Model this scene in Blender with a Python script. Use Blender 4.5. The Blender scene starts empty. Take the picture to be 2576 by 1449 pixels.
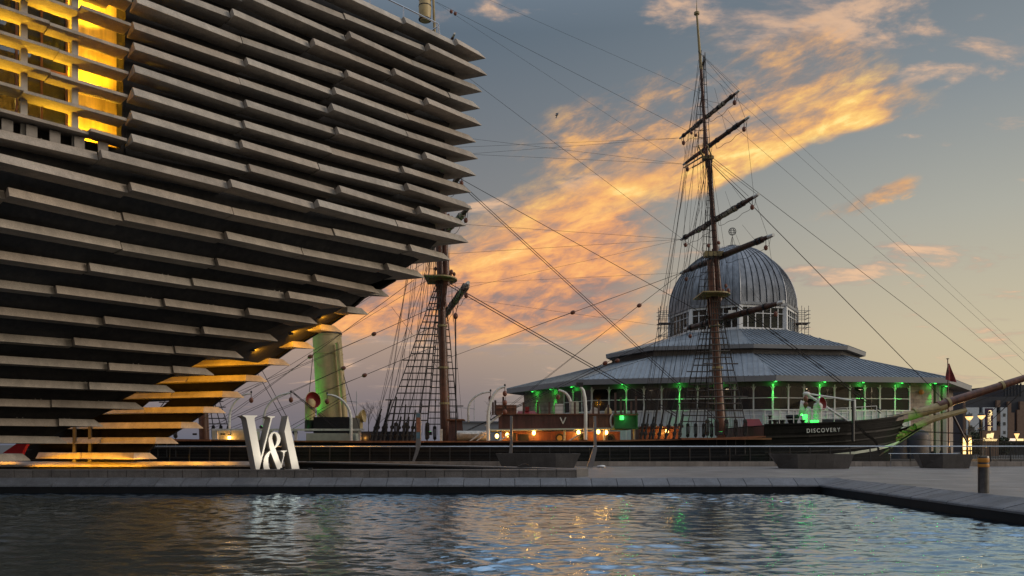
import bpy, math, random
import numpy as np
from mathutils import Vector, Matrix, noise as mnoise
from mathutils.geometry import tessellate_polygon
random.seed(11)
SC = bpy.context.scene
COL = SC.collection
R = math.radians
EYE = 1.2           # eye height above the plaza
F = 2000.0          # focal length in units of a 2576-wide frame
HX, HY = 1288.0, 1119.0

# ------------------------------------------------------------------ camera
cam = bpy.data.cameras.new('camera')
cam.sensor_width = 36.0
cam.lens = 36.0 * F / 2576.0
cam.shift_y = (HY - 724.5) / 2576.0
cam.clip_start = 0.1
cam.clip_end = 6000
camo = bpy.data.objects.new('camera', cam)
COL.objects.link(camo)
camo.location = (0, 0, EYE)
camo.rotation_euler = (R(90), 0, 0)
SC.camera = camo

# ------------------------------------------------------------------ light
SUN_AZ, SUN_EL = 98.0, 18.0      # degrees to the right of the view axis, above the horizon
sd = Vector((math.sin(R(SUN_AZ)) * math.cos(R(SUN_EL)), math.cos(R(SUN_AZ)) * math.cos(R(SUN_EL)), math.sin(R(SUN_EL))))
sun = bpy.data.lights.new('sun', 'SUN')
sun.energy = 1.35
sun.angle = R(28)
sun.color = (1.0, 0.86, 0.72)
suno = bpy.data.objects.new('sun', sun)
COL.objects.link(suno)
suno.rotation_euler = sd.to_track_quat('Z', 'Y').to_euler()
suno.location = (60, 0, 40)

SC.view_settings.view_transform = 'Standard'
SC.view_settings.look = 'None'
SC.view_settings.exposure = 0.0
SC.view_settings.gamma = 1.0
SC.view_settings.use_curve_mapping = False
SC.cycles.use_denoising = True
SC.cycles.max_bounces = 6
SC.cycles.diffuse_bounces = 3
SC.cycles.glossy_bounces = 4
SC.cycles.transmission_bounces = 4
SC.cycles.transparent_max_bounces = 8
SC.cycles.caustics_reflective = False
SC.cycles.caustics_refractive = False
SC.cycles.sample_clamp_indirect = 4.0

def pdir(px, py):
    return Vector(((px - HX) / F, 1.0, (HY - py) / F)).normalized()

def build_world():
    w = bpy.data.worlds.new('World')
    SC.world = w
    w.use_nodes = True
    nt = w.node_tree
    nt.nodes.clear()
    N, L = nt.nodes.new, nt.links.new
    def math_(op, a, b=None, c=None, clamp=False):
        n = N('ShaderNodeMath'); n.operation = op; n.use_clamp = clamp
        for i, v in enumerate((a, b, c)):
            if v is None: continue
            if isinstance(v, (int, float)): n.inputs[i].default_value = v
            else: L(v, n.inputs[i])
        return n.outputs[0]
    def dot(a, vec):
        n = N('ShaderNodeVectorMath'); n.operation = 'DOT_PRODUCT'
        L(a, n.inputs[0]); n.inputs[1].default_value = vec
        return n.outputs['Value']
    def sstep(v, a, b, lo=0.0, hi=1.0):
        n = N('ShaderNodeMapRange'); n.interpolation_type = 'SMOOTHSTEP'
        L(v, n.inputs[0]); n.inputs[1].default_value = a; n.inputs[2].default_value = b
        n.inputs[3].default_value = lo; n.inputs[4].default_value = hi
        return n.outputs[0]
    def ramp(v, stops):
        n = N('ShaderNodeValToRGB'); cr = n.color_ramp
        while len(cr.elements) < len(stops): cr.elements.new(0.5)
        for e, (p, c) in zip(cr.elements, stops):
            e.position = p; e.color = (*c, 1)
        L(v, n.inputs[0]); return n.outputs[0]
    def mix(f, a, b, mode='MIX'):
        n = N('ShaderNodeMix'); n.data_type = 'RGBA'; n.blend_type = mode
        if isinstance(f, (int, float)): n.inputs[0].default_value = f
        else: L(f, n.inputs[0])
        for s, v in ((6, a), (7, b)):
            if isinstance(v, tuple): n.inputs[s].default_value = (*v, 1)
            else: L(v, n.inputs[s])
        return n.outputs[2]
    def noise(vec, scale, detail, rough, dist=0.0):
        n = N('ShaderNodeTexNoise'); n.noise_dimensions = '3D'
        L(vec, n.inputs['Vector']); n.inputs['Scale'].default_value = scale
        n.inputs['Detail'].default_value = detail; n.inputs['Roughness'].default_value = rough
        n.inputs['Distortion'].default_value = dist
        return n.outputs['Fac']
    tc = N('ShaderNodeTexCoord'); D = tc.outputs['Generated']
    sep = N('ShaderNodeSeparateXYZ'); L(D, sep.inputs[0])
    z = sep.outputs['Z']
    # clear sky: low sun to the right, dusk on the left
    left = ramp(z, [(0.0, (.135, .145, .19)), (.06, (.27, .22, .225)), (.13, (.49, .345, .265)), (.22, (.33, .285, .26)), (.30, (.235, .24, .25)), (.46, (.125, .165, .21)), (.68, (.42, .51, .63)), (1.0, (.80, .95, 1.15))])
    right = ramp(z, [(0.0, (.72, .57, .34)), (.12, (.66, .57, .39)), (.25, (.47, .465, .40)), (.37, (.28, .315, .335)), (.5, (.175, .215, .255)), (.68, (.44, .52, .63)), (1.0, (.80, .95, 1.15))])
    az = math_('ADD', math_('MULTIPLY', sep.outputs['X'], 1.35), .20)
    f = sstep(az, 0.0, 0.95)
    clear = mix(f, left, right)
    sky = N('ShaderNodeTexSky'); sky.sky_type = 'NISHITA'; sky.sun_disc = False
    sky.sun_elevation = R(4); sky.sun_rotation = R(SUN_AZ)
    sky.air_density = 1.2; sky.dust_density = 1.5; sky.ozone_density = 2.0
    nish = mix(1.0, sky.outputs[0], (.05, .05, .05), 'MULTIPLY')
    clear = mix(0.12, clear, nish)
    # clouds -----------------------------------------------------------
    a, b = pdir(1350, 600), pdir(2300, 270)
    n = a.cross(b).normalized()
    if n.z < 0: n = -n
    e = (b - a).normalized()
    g = n.cross(e)
    along, across = dot(D, e), dot(D, n)
    mid = (a + b).normalized()
    t = math_('SUBTRACT', along, mid.dot(e))             # about -.2 .. +.2 over the bright ridge
    def coords(sa, sc, sg, off=(0, 0, 0)):
        c = N('ShaderNodeCombineXYZ')
        L(math_('MULTIPLY_ADD', along, sa, off[0]), c.inputs[0]); L(math_('MULTIPLY_ADD', across, sc, off[1]), c.inputs[1]); L(math_('MULTIPLY_ADD', dot(D, g), sg, off[2]), c.inputs[2])
        return c.outputs[0]
    P1 = coords(4.2, 9.5, 3.0)
    P2 = coords(6.0, 22.0, 3.0, (3.1, 1.7, 0))
    big = noise(P1, 1.35, 3.0, .5, .2)
    fine = noise(P1, 4.2, 8.0, .62, .3)
    puff = noise(P1, 11.0, 6.0, .62, .4)
    strk = noise(P2, 1.6, 6.0, .62, .6)
    tex = math_('ADD', math_('ADD', math_('MULTIPLY', big, .34), math_('MULTIPLY', strk, .22)), math_('ADD', math_('MULTIPLY', fine, .30), math_('MULTIPLY', puff, .14)))
    front = sstep(sep.outputs['Y'], .2, .6)
    # 1: the thin bright ridge, sharp below and feathered above
    wig = math_('MULTIPLY', math_('SUBTRACT', big, .5), .075)
    ac = math_('ADD', across, wig)
    ridge = math_('MULTIPLY', sstep(ac, -.020, .004), sstep(ac, .012, .085, 1.0, 0.0))
    ridge = math_('MULTIPLY', ridge, math_('MULTIPLY', sstep(t, .15, .26, 1.0, 0.0), sstep(t, -.44, -.16)))
    # 2: a broken mass low on the left, level and streaked
    P3c = N('ShaderNodeCombineXYZ')
    L(math_('MULTIPLY', sep.outputs['X'], 5.5), P3c.inputs[0]); L(math_('MULTIPLY_ADD', z, 15.0, math_('MULTIPLY', sep.outputs['X'], -3.0)), P3c.inputs[1]); P3c.inputs[2].default_value = 4.4
    m1 = noise(P3c.outputs[0], 1.5, 7.0, .60, .45)
    m2 = noise(P3c.outputs[0], 5.0, 6.0, .62, .5)
    zw = math_('ADD', z, math_('MULTIPLY', math_('SUBTRACT', m1, .5), .09))
    lowm = math_('MULTIPLY', sstep(zw, .105, .16), sstep(math_('SUBTRACT', zw, math_('MULTIPLY', sep.outputs['X'], .35)), .225, .31, 1.0, 0.0))
    lowm = math_('MULTIPLY', lowm, math_('MULTIPLY', sstep(sep.outputs['X'], .10, .235, 1.0, 0.0), sstep(sep.outputs['X'], -.65, -.15, .2, 1.0)))
    # 3: thin veil above the ridge
    veil = math_('MULTIPLY', sstep(across, -.005, .045), sstep(across, .06, .165, 1.0, 0.0))
    veil = math_('MULTIPLY', veil, math_('MULTIPLY', sstep(t, -.27, -.12), sstep(t, .12, .25, 1.0, 0.0)))
    # 4: one lone wisp low on the right
    wa, wb = pdir(2000, 572), pdir(2330, 445)
    wn = wa.cross(wb).normalized(); wn = wn if wn.z > 0 else -wn
    we = (wb - wa).normalized(); wm = (wa + wb).normalized().dot(we)
    wt = math_('SUBTRACT', dot(D, we), wm); wc = math_('ADD', dot(D, wn), math_('MULTIPLY', math_('SUBTRACT', puff, .5), .02))
    wisp = math_('MULTIPLY', sstep(math_('ABSOLUTE', wc), .002, .017, 1.0, 0.0), math_('MULTIPLY', sstep(wt, -.085, .04), sstep(wt, .045, .075, 1.0, 0.0)))
    tex = math_('ADD', tex, math_('MULTIPLY', lowm, math_('SUBTRACT', math_('ADD', math_('MULTIPLY', m1, .6), math_('MULTIPLY', m2, .4)), tex)))
    cov = math_('MAXIMUM', math_('MAXIMUM', math_('MAXIMUM', ridge, math_('MULTIPLY', wisp, .85)), math_('MULTIPLY', lowm, .94)), math_('MULTIPLY', veil, .62))
    cov = math_('MULTIPLY', cov, front)
    dens = sstep(math_('ADD', tex, math_('MULTIPLY', cov, .31)), .545, .815)
    dens = math_('MULTIPLY', dens, sstep(cov, .0, .30))
    lum = math_('ADD', math_('MULTIPLY', sstep(fine, .36, .66), .38), math_('ADD', math_('MULTIPLY', sstep(strk, .36, .66), .30), math_('MULTIPLY', sstep(puff, .34, .68), .14)))
    lum2 = math_('ADD', math_('MULTIPLY', sstep(m1, .36, .66), .52), math_('MULTIPLY', sstep(m2, .34, .68), .30))
    lum = math_('ADD', lum, math_('MULTIPLY', lowm, math_('SUBTRACT', lum2, lum)))
    lum = math_('ADD', lum, math_('MULTIPLY', ridge, .34))
    lum = math_('SUBTRACT', lum, math_('MULTIPLY', veil, .08))
    lit = ramp(lum, [(0.0, (.24, .205, .195)), (.18, (.34, .25, .205)), (.38, (.62, .35, .19)), (.60, (.90, .47, .17)), (.82, (1.02, .62, .19)), (1.0, (1.15, .84, .30))])
    dim = mix(1.0, lit, (1.03, .88, .95), 'MULTIPLY')
    lit = mix(lowm, lit, dim)
    # scattered small peach clouds higher up
    cy = N('ShaderNodeCombineXYZ')
    zz = math_('ADD', z, .16)
    L(math_('DIVIDE', math_('MULTIPLY', sep.outputs['X'], 1.7), zz), cy.inputs[0]); L(math_('DIVIDE', math_('MULTIPLY', sep.outputs['Y'], 2.4), zz), cy.inputs[1]); cy.inputs[2].default_value = 8.2
    s1 = noise(cy.outputs[0], 1.9, 7.0, .60, .35)
    s2 = noise(cy.outputs[0], .55, 2.0, .5)
    sm = math_('ADD', s1, math_('MULTIPLY', math_('SUBTRACT', s2, .5), .60))
    small = sstep(sm, .565, .70)
    small = math_('MULTIPLY', math_('MULTIPLY', small, sstep(z, .02, .12)), .80)
    scol = mix(sstep(s1, .52, .70), (.36, .29, .27), (.86, .54, .33))
    skyc = mix(small, clear, scol)
    skyc = mix(math_('MULTIPLY', dens, .96), skyc, lit)
    # below the horizon: dull ground tone
    skyc = mix(sstep(z, -.06, -.005), (.05, .05, .055), skyc)
    bg = N('ShaderNodeBackground'); L(skyc, bg.inputs[0]); bg.inputs[1].default_value = 1.0
    out = N('ShaderNodeOutputWorld'); L(bg.outputs[0], out.inputs[0])
build_world()

# ------------------------------------------------------------------ helpers
def P(px, py, Y):
    return Vector(((px - HX) * Y / F, Y, EYE - (py - HY) * Y / F))

WM = {}
def world_of(o):
    return WM.get(o.name, Matrix.Identity(4))

def adopt(o, parent, basis=None):
    if basis is not None: o.matrix_basis = basis
    b = basis if basis is not None else o.matrix_basis.copy()
    if parent is not None:
        o.parent = parent
        o.matrix_parent_inverse = world_of(parent).inverted()
    WM[o.name] = b.copy()

def tag(o, label=None, cat=None, group=None, kind=None):
    if label: o['label'] = label
    if cat: o['category'] = cat
    if group: o['group'] = group
    if kind: o['kind'] = kind
    return o

def thing(name, loc, label, cat, group=None):
    o = bpy.data.objects.new(name, None)
    COL.objects.link(o)
    o.empty_display_size = .3
    adopt(o, None, Matrix.Translation(Vector(loc)))
    return tag(o, label, cat, group)

class MB:
    def __init__(s): s.v = []; s.f = []
    def add(s, vs, fs):
        n = len(s.v); s.v += [tuple(v) for v in vs]; s.f += [tuple(i + n for i in f) for f in fs]; return s
    def box(s, c, size, m=None):
        hx, hy, hz = size[0] / 2, size[1] / 2, size[2] / 2
        vs = [Vector((x, y, z)) for x in (-hx, hx) for y in (-hy, hy) for z in (-hz, hz)]
        if m is not None: vs = [m @ v for v in vs]
        c = Vector(c)
        return s.add([v + c for v in vs], [(0, 1, 3, 2), (4, 6, 7, 5), (0, 4, 5, 1), (2, 3, 7, 6), (0, 2, 6, 4), (1, 5, 7, 3)])
    def hexa(s, a, b):      # two quads of 4 points
        return s.add(list(a) + list(b), [(3, 2, 1, 0), (4, 5, 6, 7), (0, 1, 5, 4), (1, 2, 6, 5), (2, 3, 7, 6), (3, 0, 4, 7)])
    def loft(s, secs, cap=True, close=True):
        n = len(secs[0]); base = len(s.v)
        for sec in secs: s.v += [tuple(p) for p in sec]
        for i in range(len(secs) - 1):
            for j in range(n if close else n - 1):
                k = (j + 1) % n
                s.f.append((base + i * n + j, base + i * n + k, base + (i + 1) * n + k, base + (i + 1) * n + j))
        if cap:
            s.f.append(tuple(base + j for j in reversed(range(n))))
            s.f.append(tuple(base + (len(secs) - 1) * n + j for j in range(n)))
        return s
    def tube(s, pts, r, n=6, cap=True):
        pts = [Vector(p) for p in pts]
        if isinstance(r, (int, float)): r = [r] * len(pts)
        secs = []; u = None
        for i, p in enumerate(pts):
            d = (pts[min(i + 1, len(pts) - 1)] - pts[max(i - 1, 0)])
            d = d.normalized() if d.length > 1e-9 else Vector((0, 0, 1))
            if u is None:
                u = d.cross(Vector((0, 0, 1)) if abs(d.z) < .9 else Vector((1, 0, 0))).normalized()
            else:
                u = (u - d * u.dot(d)).normalized()
            w = d.cross(u)
            secs.append([p + (u * math.cos(2 * math.pi * k / n) + w * math.sin(2 * math.pi * k / n)) * r[i] for k in range(n)])
        return s.loft(secs, cap)
    def lathe(s, c, prof, n=16, m=None):    # prof: list of (r,z)
        secs = []
        for r, z in prof:
            ring = [Vector((r * math.cos(2 * math.pi * k / n), r * math.sin(2 * math.pi * k / n), z)) for k in range(n)]
            if m is not None: ring = [m @ v for v in ring]
            secs.append([v + Vector(c) for v in ring])
        return s.loft(secs)
    def ell(s, c, rx, ry, rz, n=10, k=6, m=None):
        prof = []
        secs = []
        for i in range(k + 1):
            a = -math.pi / 2 + math.pi * i / k
            rr = max(math.cos(a), .02)
            ring = [Vector((rx * rr * math.cos(2 * math.pi * j / n), ry * rr * math.sin(2 * math.pi * j / n), rz * math.sin(a))) for j in range(n)]
            if m is not None: ring = [m @ v for v in ring]
            secs.append([v + Vector(c) for v in ring])
        return s.loft(secs)
    def mesh(s, name, mat, smooth=False):
        me = bpy.data.meshes.new(name)
        me.from_pydata(s.v, [], s.f)
        if mat: me.materials.append(mat)
        if smooth:
            me.polygons.foreach_set('use_smooth', [True] * len(me.polygons))
            try: me.set_sharp_from_angle(angle=R(38))
            except Exception: pass
        me.update()
        return me
    def build(s, name, mat, parent=None, smooth=False):
        me = s.mesh(name, mat, smooth)
        return put(name, me, parent)

def put(name, me, parent=None, basis=None):
    o = bpy.data.objects.new(name, me)
    COL.objects.link(o)
    adopt(o, parent, basis if basis is not None else Matrix.Identity(4))
    return o

def prism(loops, front, back, mb=None):
    """loops: list of 2d loops (outer first, holes after); front/back map (x,y) to 3d"""
    mb = mb or MB()
    pts = [p for l in loops for p in l]
    n = len(pts)
    tris = tessellate_polygon([[Vector((p[0], p[1], 0)) for p in l] for l in loops])
    vs = [front(*p) for p in pts] + [back(*p) for p in pts]
    fs = [tuple(t) for t in tris] + [tuple(i + n for i in reversed(t)) for t in tris]
    off = 0
    for l in loops:
        for i in range(len(l)):
            a, b = off + i, off + (i + 1) % len(l)
            fs.append((a, b, b + n, a + n))
        off += len(l)
    return mb.add(vs, fs)

def text_mesh(txt, size, extrude, name, mat, spacing=1.0):
    c = bpy.data.curves.new('t', 'FONT')
    c.body = txt; c.size = size; c.extrude = extrude; c.align_x = 'CENTER'; c.align_y = 'CENTER'
    c.space_character = spacing; c.resolution_u = 3
    o = bpy.data.objects.new('t', c); COL.objects.link(o)
    dg = bpy.context.evaluated_depsgraph_get()
    me = bpy.data.meshes.new_from_object(o.evaluated_get(dg))
    COL.objects.unlink(o); bpy.data.objects.remove(o); bpy.data.curves.remove(c)
    me.name = name
    me.materials.clear(); me.materials.append(mat)
    return me

# ------------------------------------------------------------------ materials
def mat(name, col, rough=.7, metal=0.0, var=.0, vscale=3.0, speck=0.0, sscale=80.0, bump=0.0, bscale=40.0, emit=None, estr=0.0, streak=0.0, spec=.5, coat=0.0, piece=0.0):
    m = bpy.data.materials.new(name); m.use_nodes = True
    nt = m.node_tree; b = nt.nodes['Principled BSDF']
    N, L = nt.nodes.new, nt.links.new
    b.inputs['Base Color'].default_value = (*col, 1)
    b.inputs['Roughness'].default_value = rough
    b.inputs['Metallic'].default_value = metal
    b.inputs['Specular IOR Level'].default_value = spec
    if coat: b.inputs['Coat Weight'].default_value = coat
    tc = N('ShaderNodeTexCoord')
    geo = N('ShaderNodeNewGeometry')
    pos = geo.outputs['Position']
    cur = None
    def layer(cur, scale, amt, detail=4, vec=None, lo=.35, hi=.65):
        n = N('ShaderNodeTexNoise'); n.inputs['Scale'].default_value = scale; n.inputs['Detail'].default_value = detail; n.inputs['Roughness'].default_value = .6
        L(vec or pos, n.inputs['Vector'])
        mr = N('ShaderNodeMapRange'); L(n.outputs['Fac'], mr.inputs[0])
        mr.inputs[1].default_value = lo; mr.inputs[2].default_value = hi; mr.inputs[3].default_value = 1 - amt; mr.inputs[4].default_value = 1 + amt
        mx = N('ShaderNodeMix'); mx.data_type = 'RGBA'; mx.blend_type = 'MULTIPLY'; mx.inputs[0].default_value = 1
        if cur is None: mx.inputs[6].default_value = (*col, 1)
        else: L(cur, mx.inputs[6])
        cb = N('ShaderNodeCombineColor')
        for i in range(3): L(mr.outputs[0], cb.inputs[i])
        L(cb.outputs[0], mx.inputs[7])
        return mx.outputs[2]
    if var: cur = layer(cur, vscale, var)
    if streak:
        mp = N('ShaderNodeMapping'); mp.inputs['Scale'].default_value = (1, 1, .12); L(pos, mp.inputs['Vector'])
        cur = layer(cur, 4.0, streak, 5, mp.outputs[0])
    if speck: cur = layer(cur, sscale, speck, 2, None, .4, .6)
    if piece:
        oi = N('ShaderNodeObjectInfo'); mr = N('ShaderNodeMapRange'); L(oi.outputs['Random'], mr.inputs[0]); mr.inputs[3].default_value = 1 - piece; mr.inputs[4].default_value = 1 + piece
        cb = N('ShaderNodeCombineColor'); [L(mr.outputs[0], cb.inputs[i]) for i in range(3)]
        mx = N('ShaderNodeMix'); mx.data_type = 'RGBA'; mx.blend_type = 'MULTIPLY'; mx.inputs[0].default_value = 1
        if cur is None: mx.inputs[6].default_value = (*col, 1)
        else: L(cur, mx.inputs[6])
        L(cb.outputs[0], mx.inputs[7]); cur = mx.outputs[2]
    if cur is not None: L(cur, b.inputs['Base Color'])
    if bump:
        n = N('ShaderNodeTexNoise'); n.inputs['Scale'].default_value = bscale; n.inputs['Detail'].default_value = 3; L(pos, n.inputs['Vector'])
        bp = N('ShaderNodeBump'); bp.inputs['Strength'].default_value = bump; bp.inputs['Distance'].default_value = .02
        L(n.outputs['Fac'], bp.inputs['Height']); L(bp.outputs[0], b.inputs['Normal'])
    if emit:
        b.inputs['Emission Color'].default_value = (*emit, 1); b.inputs['Emission Strength'].default_value = estr
    return m

M = {}
M['slat'] = mat('cast_stone', (.40, .355, .30), .85, var=.14, vscale=.8, speck=.14, sscale=34, bump=.25, bscale=30, streak=.12, piece=.13)
M['slat_b'] = mat('cast_stone_brown', (.375, .32, .262), .85, var=.14, vscale=.8, speck=.14, sscale=34, bump=.25, bscale=30, streak=.12, piece=.13)
M['legwall'] = mat('wall_gap_shade', (.008, .0075, .007), .9, var=.3, spec=.1)  # far leg wall blackened: shade between its slats put into the colour
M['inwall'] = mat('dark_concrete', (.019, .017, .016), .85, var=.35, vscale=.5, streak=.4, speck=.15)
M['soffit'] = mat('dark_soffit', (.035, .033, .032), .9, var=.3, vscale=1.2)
M['post'] = mat('grey_steel_post', (.42, .40, .37), .5, .0, var=.1)
M['bracket'] = mat('bracket_steel', (.20, .18, .16), .5, .5, var=.2)
M['timber'] = mat('gold_timber', (.58, .40, .12), .6, var=.12, vscale=2, streak=.30)
M['darkmetal'] = mat('dark_metal', (.03, .03, .032), .45, .3, var=.2)
M['black'] = mat('black_paint', (.012, .012, .013), .4, var=.3, vscale=4)
M['steel'] = mat('brushed_steel', (.75, .76, .78), .25, .95, var=.08)
M['bolsteel'] = mat('worn_steel', (.10, .098, .098), .32, .9, var=.3, vscale=5, streak=.35)
M['granite'] = mat('grey_granite', (.115, .12, .132), .6, var=.16, vscale=1.3, speck=.28, sscale=45, bump=.15, piece=.12, streak=.12)
M['granite_w'] = mat('warm_granite', (.12, .108, .10), .6, var=.18, vscale=1.3, speck=.25, sscale=45, bump=.15, piece=.12, streak=.12)
M['granite_d'] = mat('dark_granite', (.095, .09, .088), .5, var=.15, vscale=2, speck=.25, sscale=50)
M['planter'] = mat('planter_stone', (.078, .071, .067), .55, var=.15, vscale=1.5, speck=.25, sscale=50, piece=.12, streak=.12)
M['kerbstone'] = mat('pale_kerb_stone', (.25, .215, .185), .65, var=.2, vscale=1.6, speck=.2, sscale=50, piece=.12, streak=.12)
M['cable'] = mat('steel_cable', (.10, .10, .10), .5, .5)
M['pooldark'] = mat('pool_wall_dark', (.006, .006, .0065), .6, spec=.2, var=.3)
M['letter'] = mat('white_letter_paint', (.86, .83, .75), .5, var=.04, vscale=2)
M['letter_side'] = mat('letter_side_shade', (.40, .39, .37), .55, var=.05, vscale=2)  # sides greyer than the fronts: their shade is put into the colour
M['hull'] = mat('black_hull', (.0045, .0042, .004), .55, spec=.12, var=.45, vscale=2.5, streak=.3, bump=.25, bscale=6)
M['wale'] = mat('hull_moulding', (.016, .013, .011), .55, spec=.2, var=.4, vscale=5)
M['teak'] = mat('teak_rail', (.20, .075, .03), .5, var=.3, vscale=3)
M['signsteel'] = mat('dark_sign_steel', (.20, .20, .21), .4, .6, var=.1)
M['panelwood'] = mat('varnished_wood', (.17, .060, .026), .42, var=.25, vscale=1.5, streak=.25, coat=.2)
M['panelwood_d'] = mat('dark_varnished_wood', (.085, .032, .024), .45, var=.25, vscale=1.5, streak=.25)
M['mast'] = mat('mast_wood', (.13, .048, .026), .42, var=.35, vscale=2, streak=.35, coat=.15)
M['mastpale'] = mat('pale_mast_paint', (.36, .28, .13), .55, var=.2, vscale=3)
M['spar'] = mat('dark_spar', (.075, .038, .026), .5, var=.4, vscale=3)
M['sail'] = mat('furled_canvas', (.33, .29, .24), .9, var=.25, vscale=6, bump=.5, bscale=12)
M['rope'] = mat('tarred_rope', (.022, .018, .016), .9)
M['ropelight'] = mat('hemp_rope', (.20, .15, .09), .9)
M['rung'] = mat('ratline_wood', (.075, .06, .05), .8, var=.3)
M['block'] = mat('wood_block', (.17, .055, .03), .5, var=.3, vscale=8)
M['buff'] = mat('buff_paint', (.55, .42, .20), .5, var=.07, vscale=3, streak=.06)
M['white'] = mat('white_paint', (.66, .66, .62), .5, var=.08, vscale=3)
M['whiterust'] = mat('rusty_white_paint', (.60, .58, .53), .55, var=.22, vscale=6)
M['palegreen'] = mat('pale_deckhouse_paint', (.50, .53, .42), .6, var=.1, vscale=2)
M['red'] = mat('dark_red_paint', (.22, .012, .012), .5, var=.1)
M['redbright'] = mat('red_panel', (.55, .015, .02), .5, var=.08)
M['greenpaint'] = mat('green_paint', (.03, .15, .04), .5, var=.15)
M['roof'] = mat('zinc_roof', (.235, .265, .295), .42, .35, var=.13, vscale=.8, streak=.1, piece=.07)
M['fascia'] = mat('zinc_fascia', (.26, .27, .285), .5, .2, var=.08, vscale=.6)
M['louvre'] = mat('grey_louvre', (.26, .25, .24), .6, var=.1)
M['dome'] = mat('lead_dome', (.215, .23, .255), .42, .35, var=.20, vscale=.9, streak=.20, piece=.08)
M['stone'] = mat('sandstone_block', (.335, .275, .225), .85, var=.18, vscale=1.6, speck=.10, bump=.2, piece=.07)
M['stone2'] = mat('sandstone_block_pale', (.37, .31, .255), .85, var=.18, vscale=1.6, speck=.10, bump=.2, piece=.07)
M['mortar'] = mat('mortar', (.16, .135, .115), .9, var=.1)
M['frieze'] = mat('frieze_board', (.135, .12, .115), .7, var=.1)
M['wframe'] = mat('white_frame', (.78, .79, .78), .5, var=.05)
M['dado'] = mat('grey_panel', (.58, .62, .65), .55, var=.06, piece=.07)
M['concrete'] = mat('pale_concrete', (.42, .41, .40), .8, var=.12, vscale=.6)
M['scaff'] = mat('scaffold_tube', (.22, .21, .20), .45, .6, var=.2)
M['brown'] = mat('brown_clad', (.20, .125, .085), .7, var=.1)
M['slate'] = mat('slate_clad', (.032, .036, .048), .6, var=.15)
M['purple'] = mat('purple_sign', (.045, .012, .05), .5)
M['asphalt'] = mat('far_ground', (.07, .07, .072), .85, var=.2, vscale=.2)
M['foliage'] = mat('dark_foliage', (.035, .05, .022), .8, var=.4, vscale=6)
M['bark'] = mat('bark', (.05, .04, .035), .9, var=.3)
M['band'] = mat('orange_band', (.50, .20, .02), .5, var=.05)
M['gold'] = mat('gilded_carving', (.32, .24, .08), .5, .2, var=.3, vscale=8, bump=.6, bscale=9)
M['blueprint'] = mat('poster_print', (.30, .12, .07), .6, var=.35, vscale=7)
M['skyprint'] = mat('poster_blue', (.10, .20, .28), .6, var=.2, vscale=5)
M['plastic'] = mat('white_plastic', (.7, .7, .7), .5)
M['fend'] = mat('flag_red', (.22, .03, .03), .8, var=.3, vscale=5)

def glow(name, col, s):
    m = bpy.data.materials.new(name); m.use_nodes = True
    b = m.node_tree.nodes['Principled BSDF']
    b.inputs['Base Color'].default_value = (.02, .02, .02, 1)
    b.inputs['Emission Color'].default_value = (*col, 1); b.inputs['Emission Strength'].default_value = s
    return m
M['lampwarm'] = glow('warm_lamp', (1, .48, .10), 14)
M['lampgreen'] = glow('green_lamp', (.06, 1, .12), 2.2)
M['signglow'] = glow('lit_sign', (1, .74, .34), 1.35)
M['signwhite'] = glow('lit_white_sign', (1, .80, .62), 1.2)
M['globe'] = glow('street_lamp_glow', (1, .60, .22), 1.6)
M['striplight'] = glow('strip_light', (1, .62, .22), 3)
M['ceilglow'] = glow('ceiling_strip', (.75, .85, 1), .8)
M['trafficred'] = glow('red_signal', (1, .05, .03), 5)

def glass(name, tint, rough=.03, trans=.5):
    m = bpy.data.materials.new(name); m.use_nodes = True
    nt = m.node_tree; b = nt.nodes['Principled BSDF']
    b.inputs['Base Color'].default_value = (*tint, 1); b.inputs['Roughness'].default_value = rough
    b.inputs['IOR'].default_value = 1.5
    tr = nt.nodes.new('ShaderNodeBsdfTransparent'); tr.inputs[0].default_value = (*[min(1, .75 + t) for t in tint], 1)
    mx = nt.nodes.new('ShaderNodeMixShader'); mx.inputs[0].default_value = trans
    nt.links.new(b.outputs[0], mx.inputs[1]); nt.links.new(tr.outputs[0], mx.inputs[2])
    nt.links.new(mx.outputs[0], nt.nodes['Material Output'].inputs[0])
    return m
M['glass'] = glass('window_glass', (.02, .025, .028), .04, .45)
M['glassdark'] = glass('dark_glass', (.012, .016, .016), .05, .45)

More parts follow.
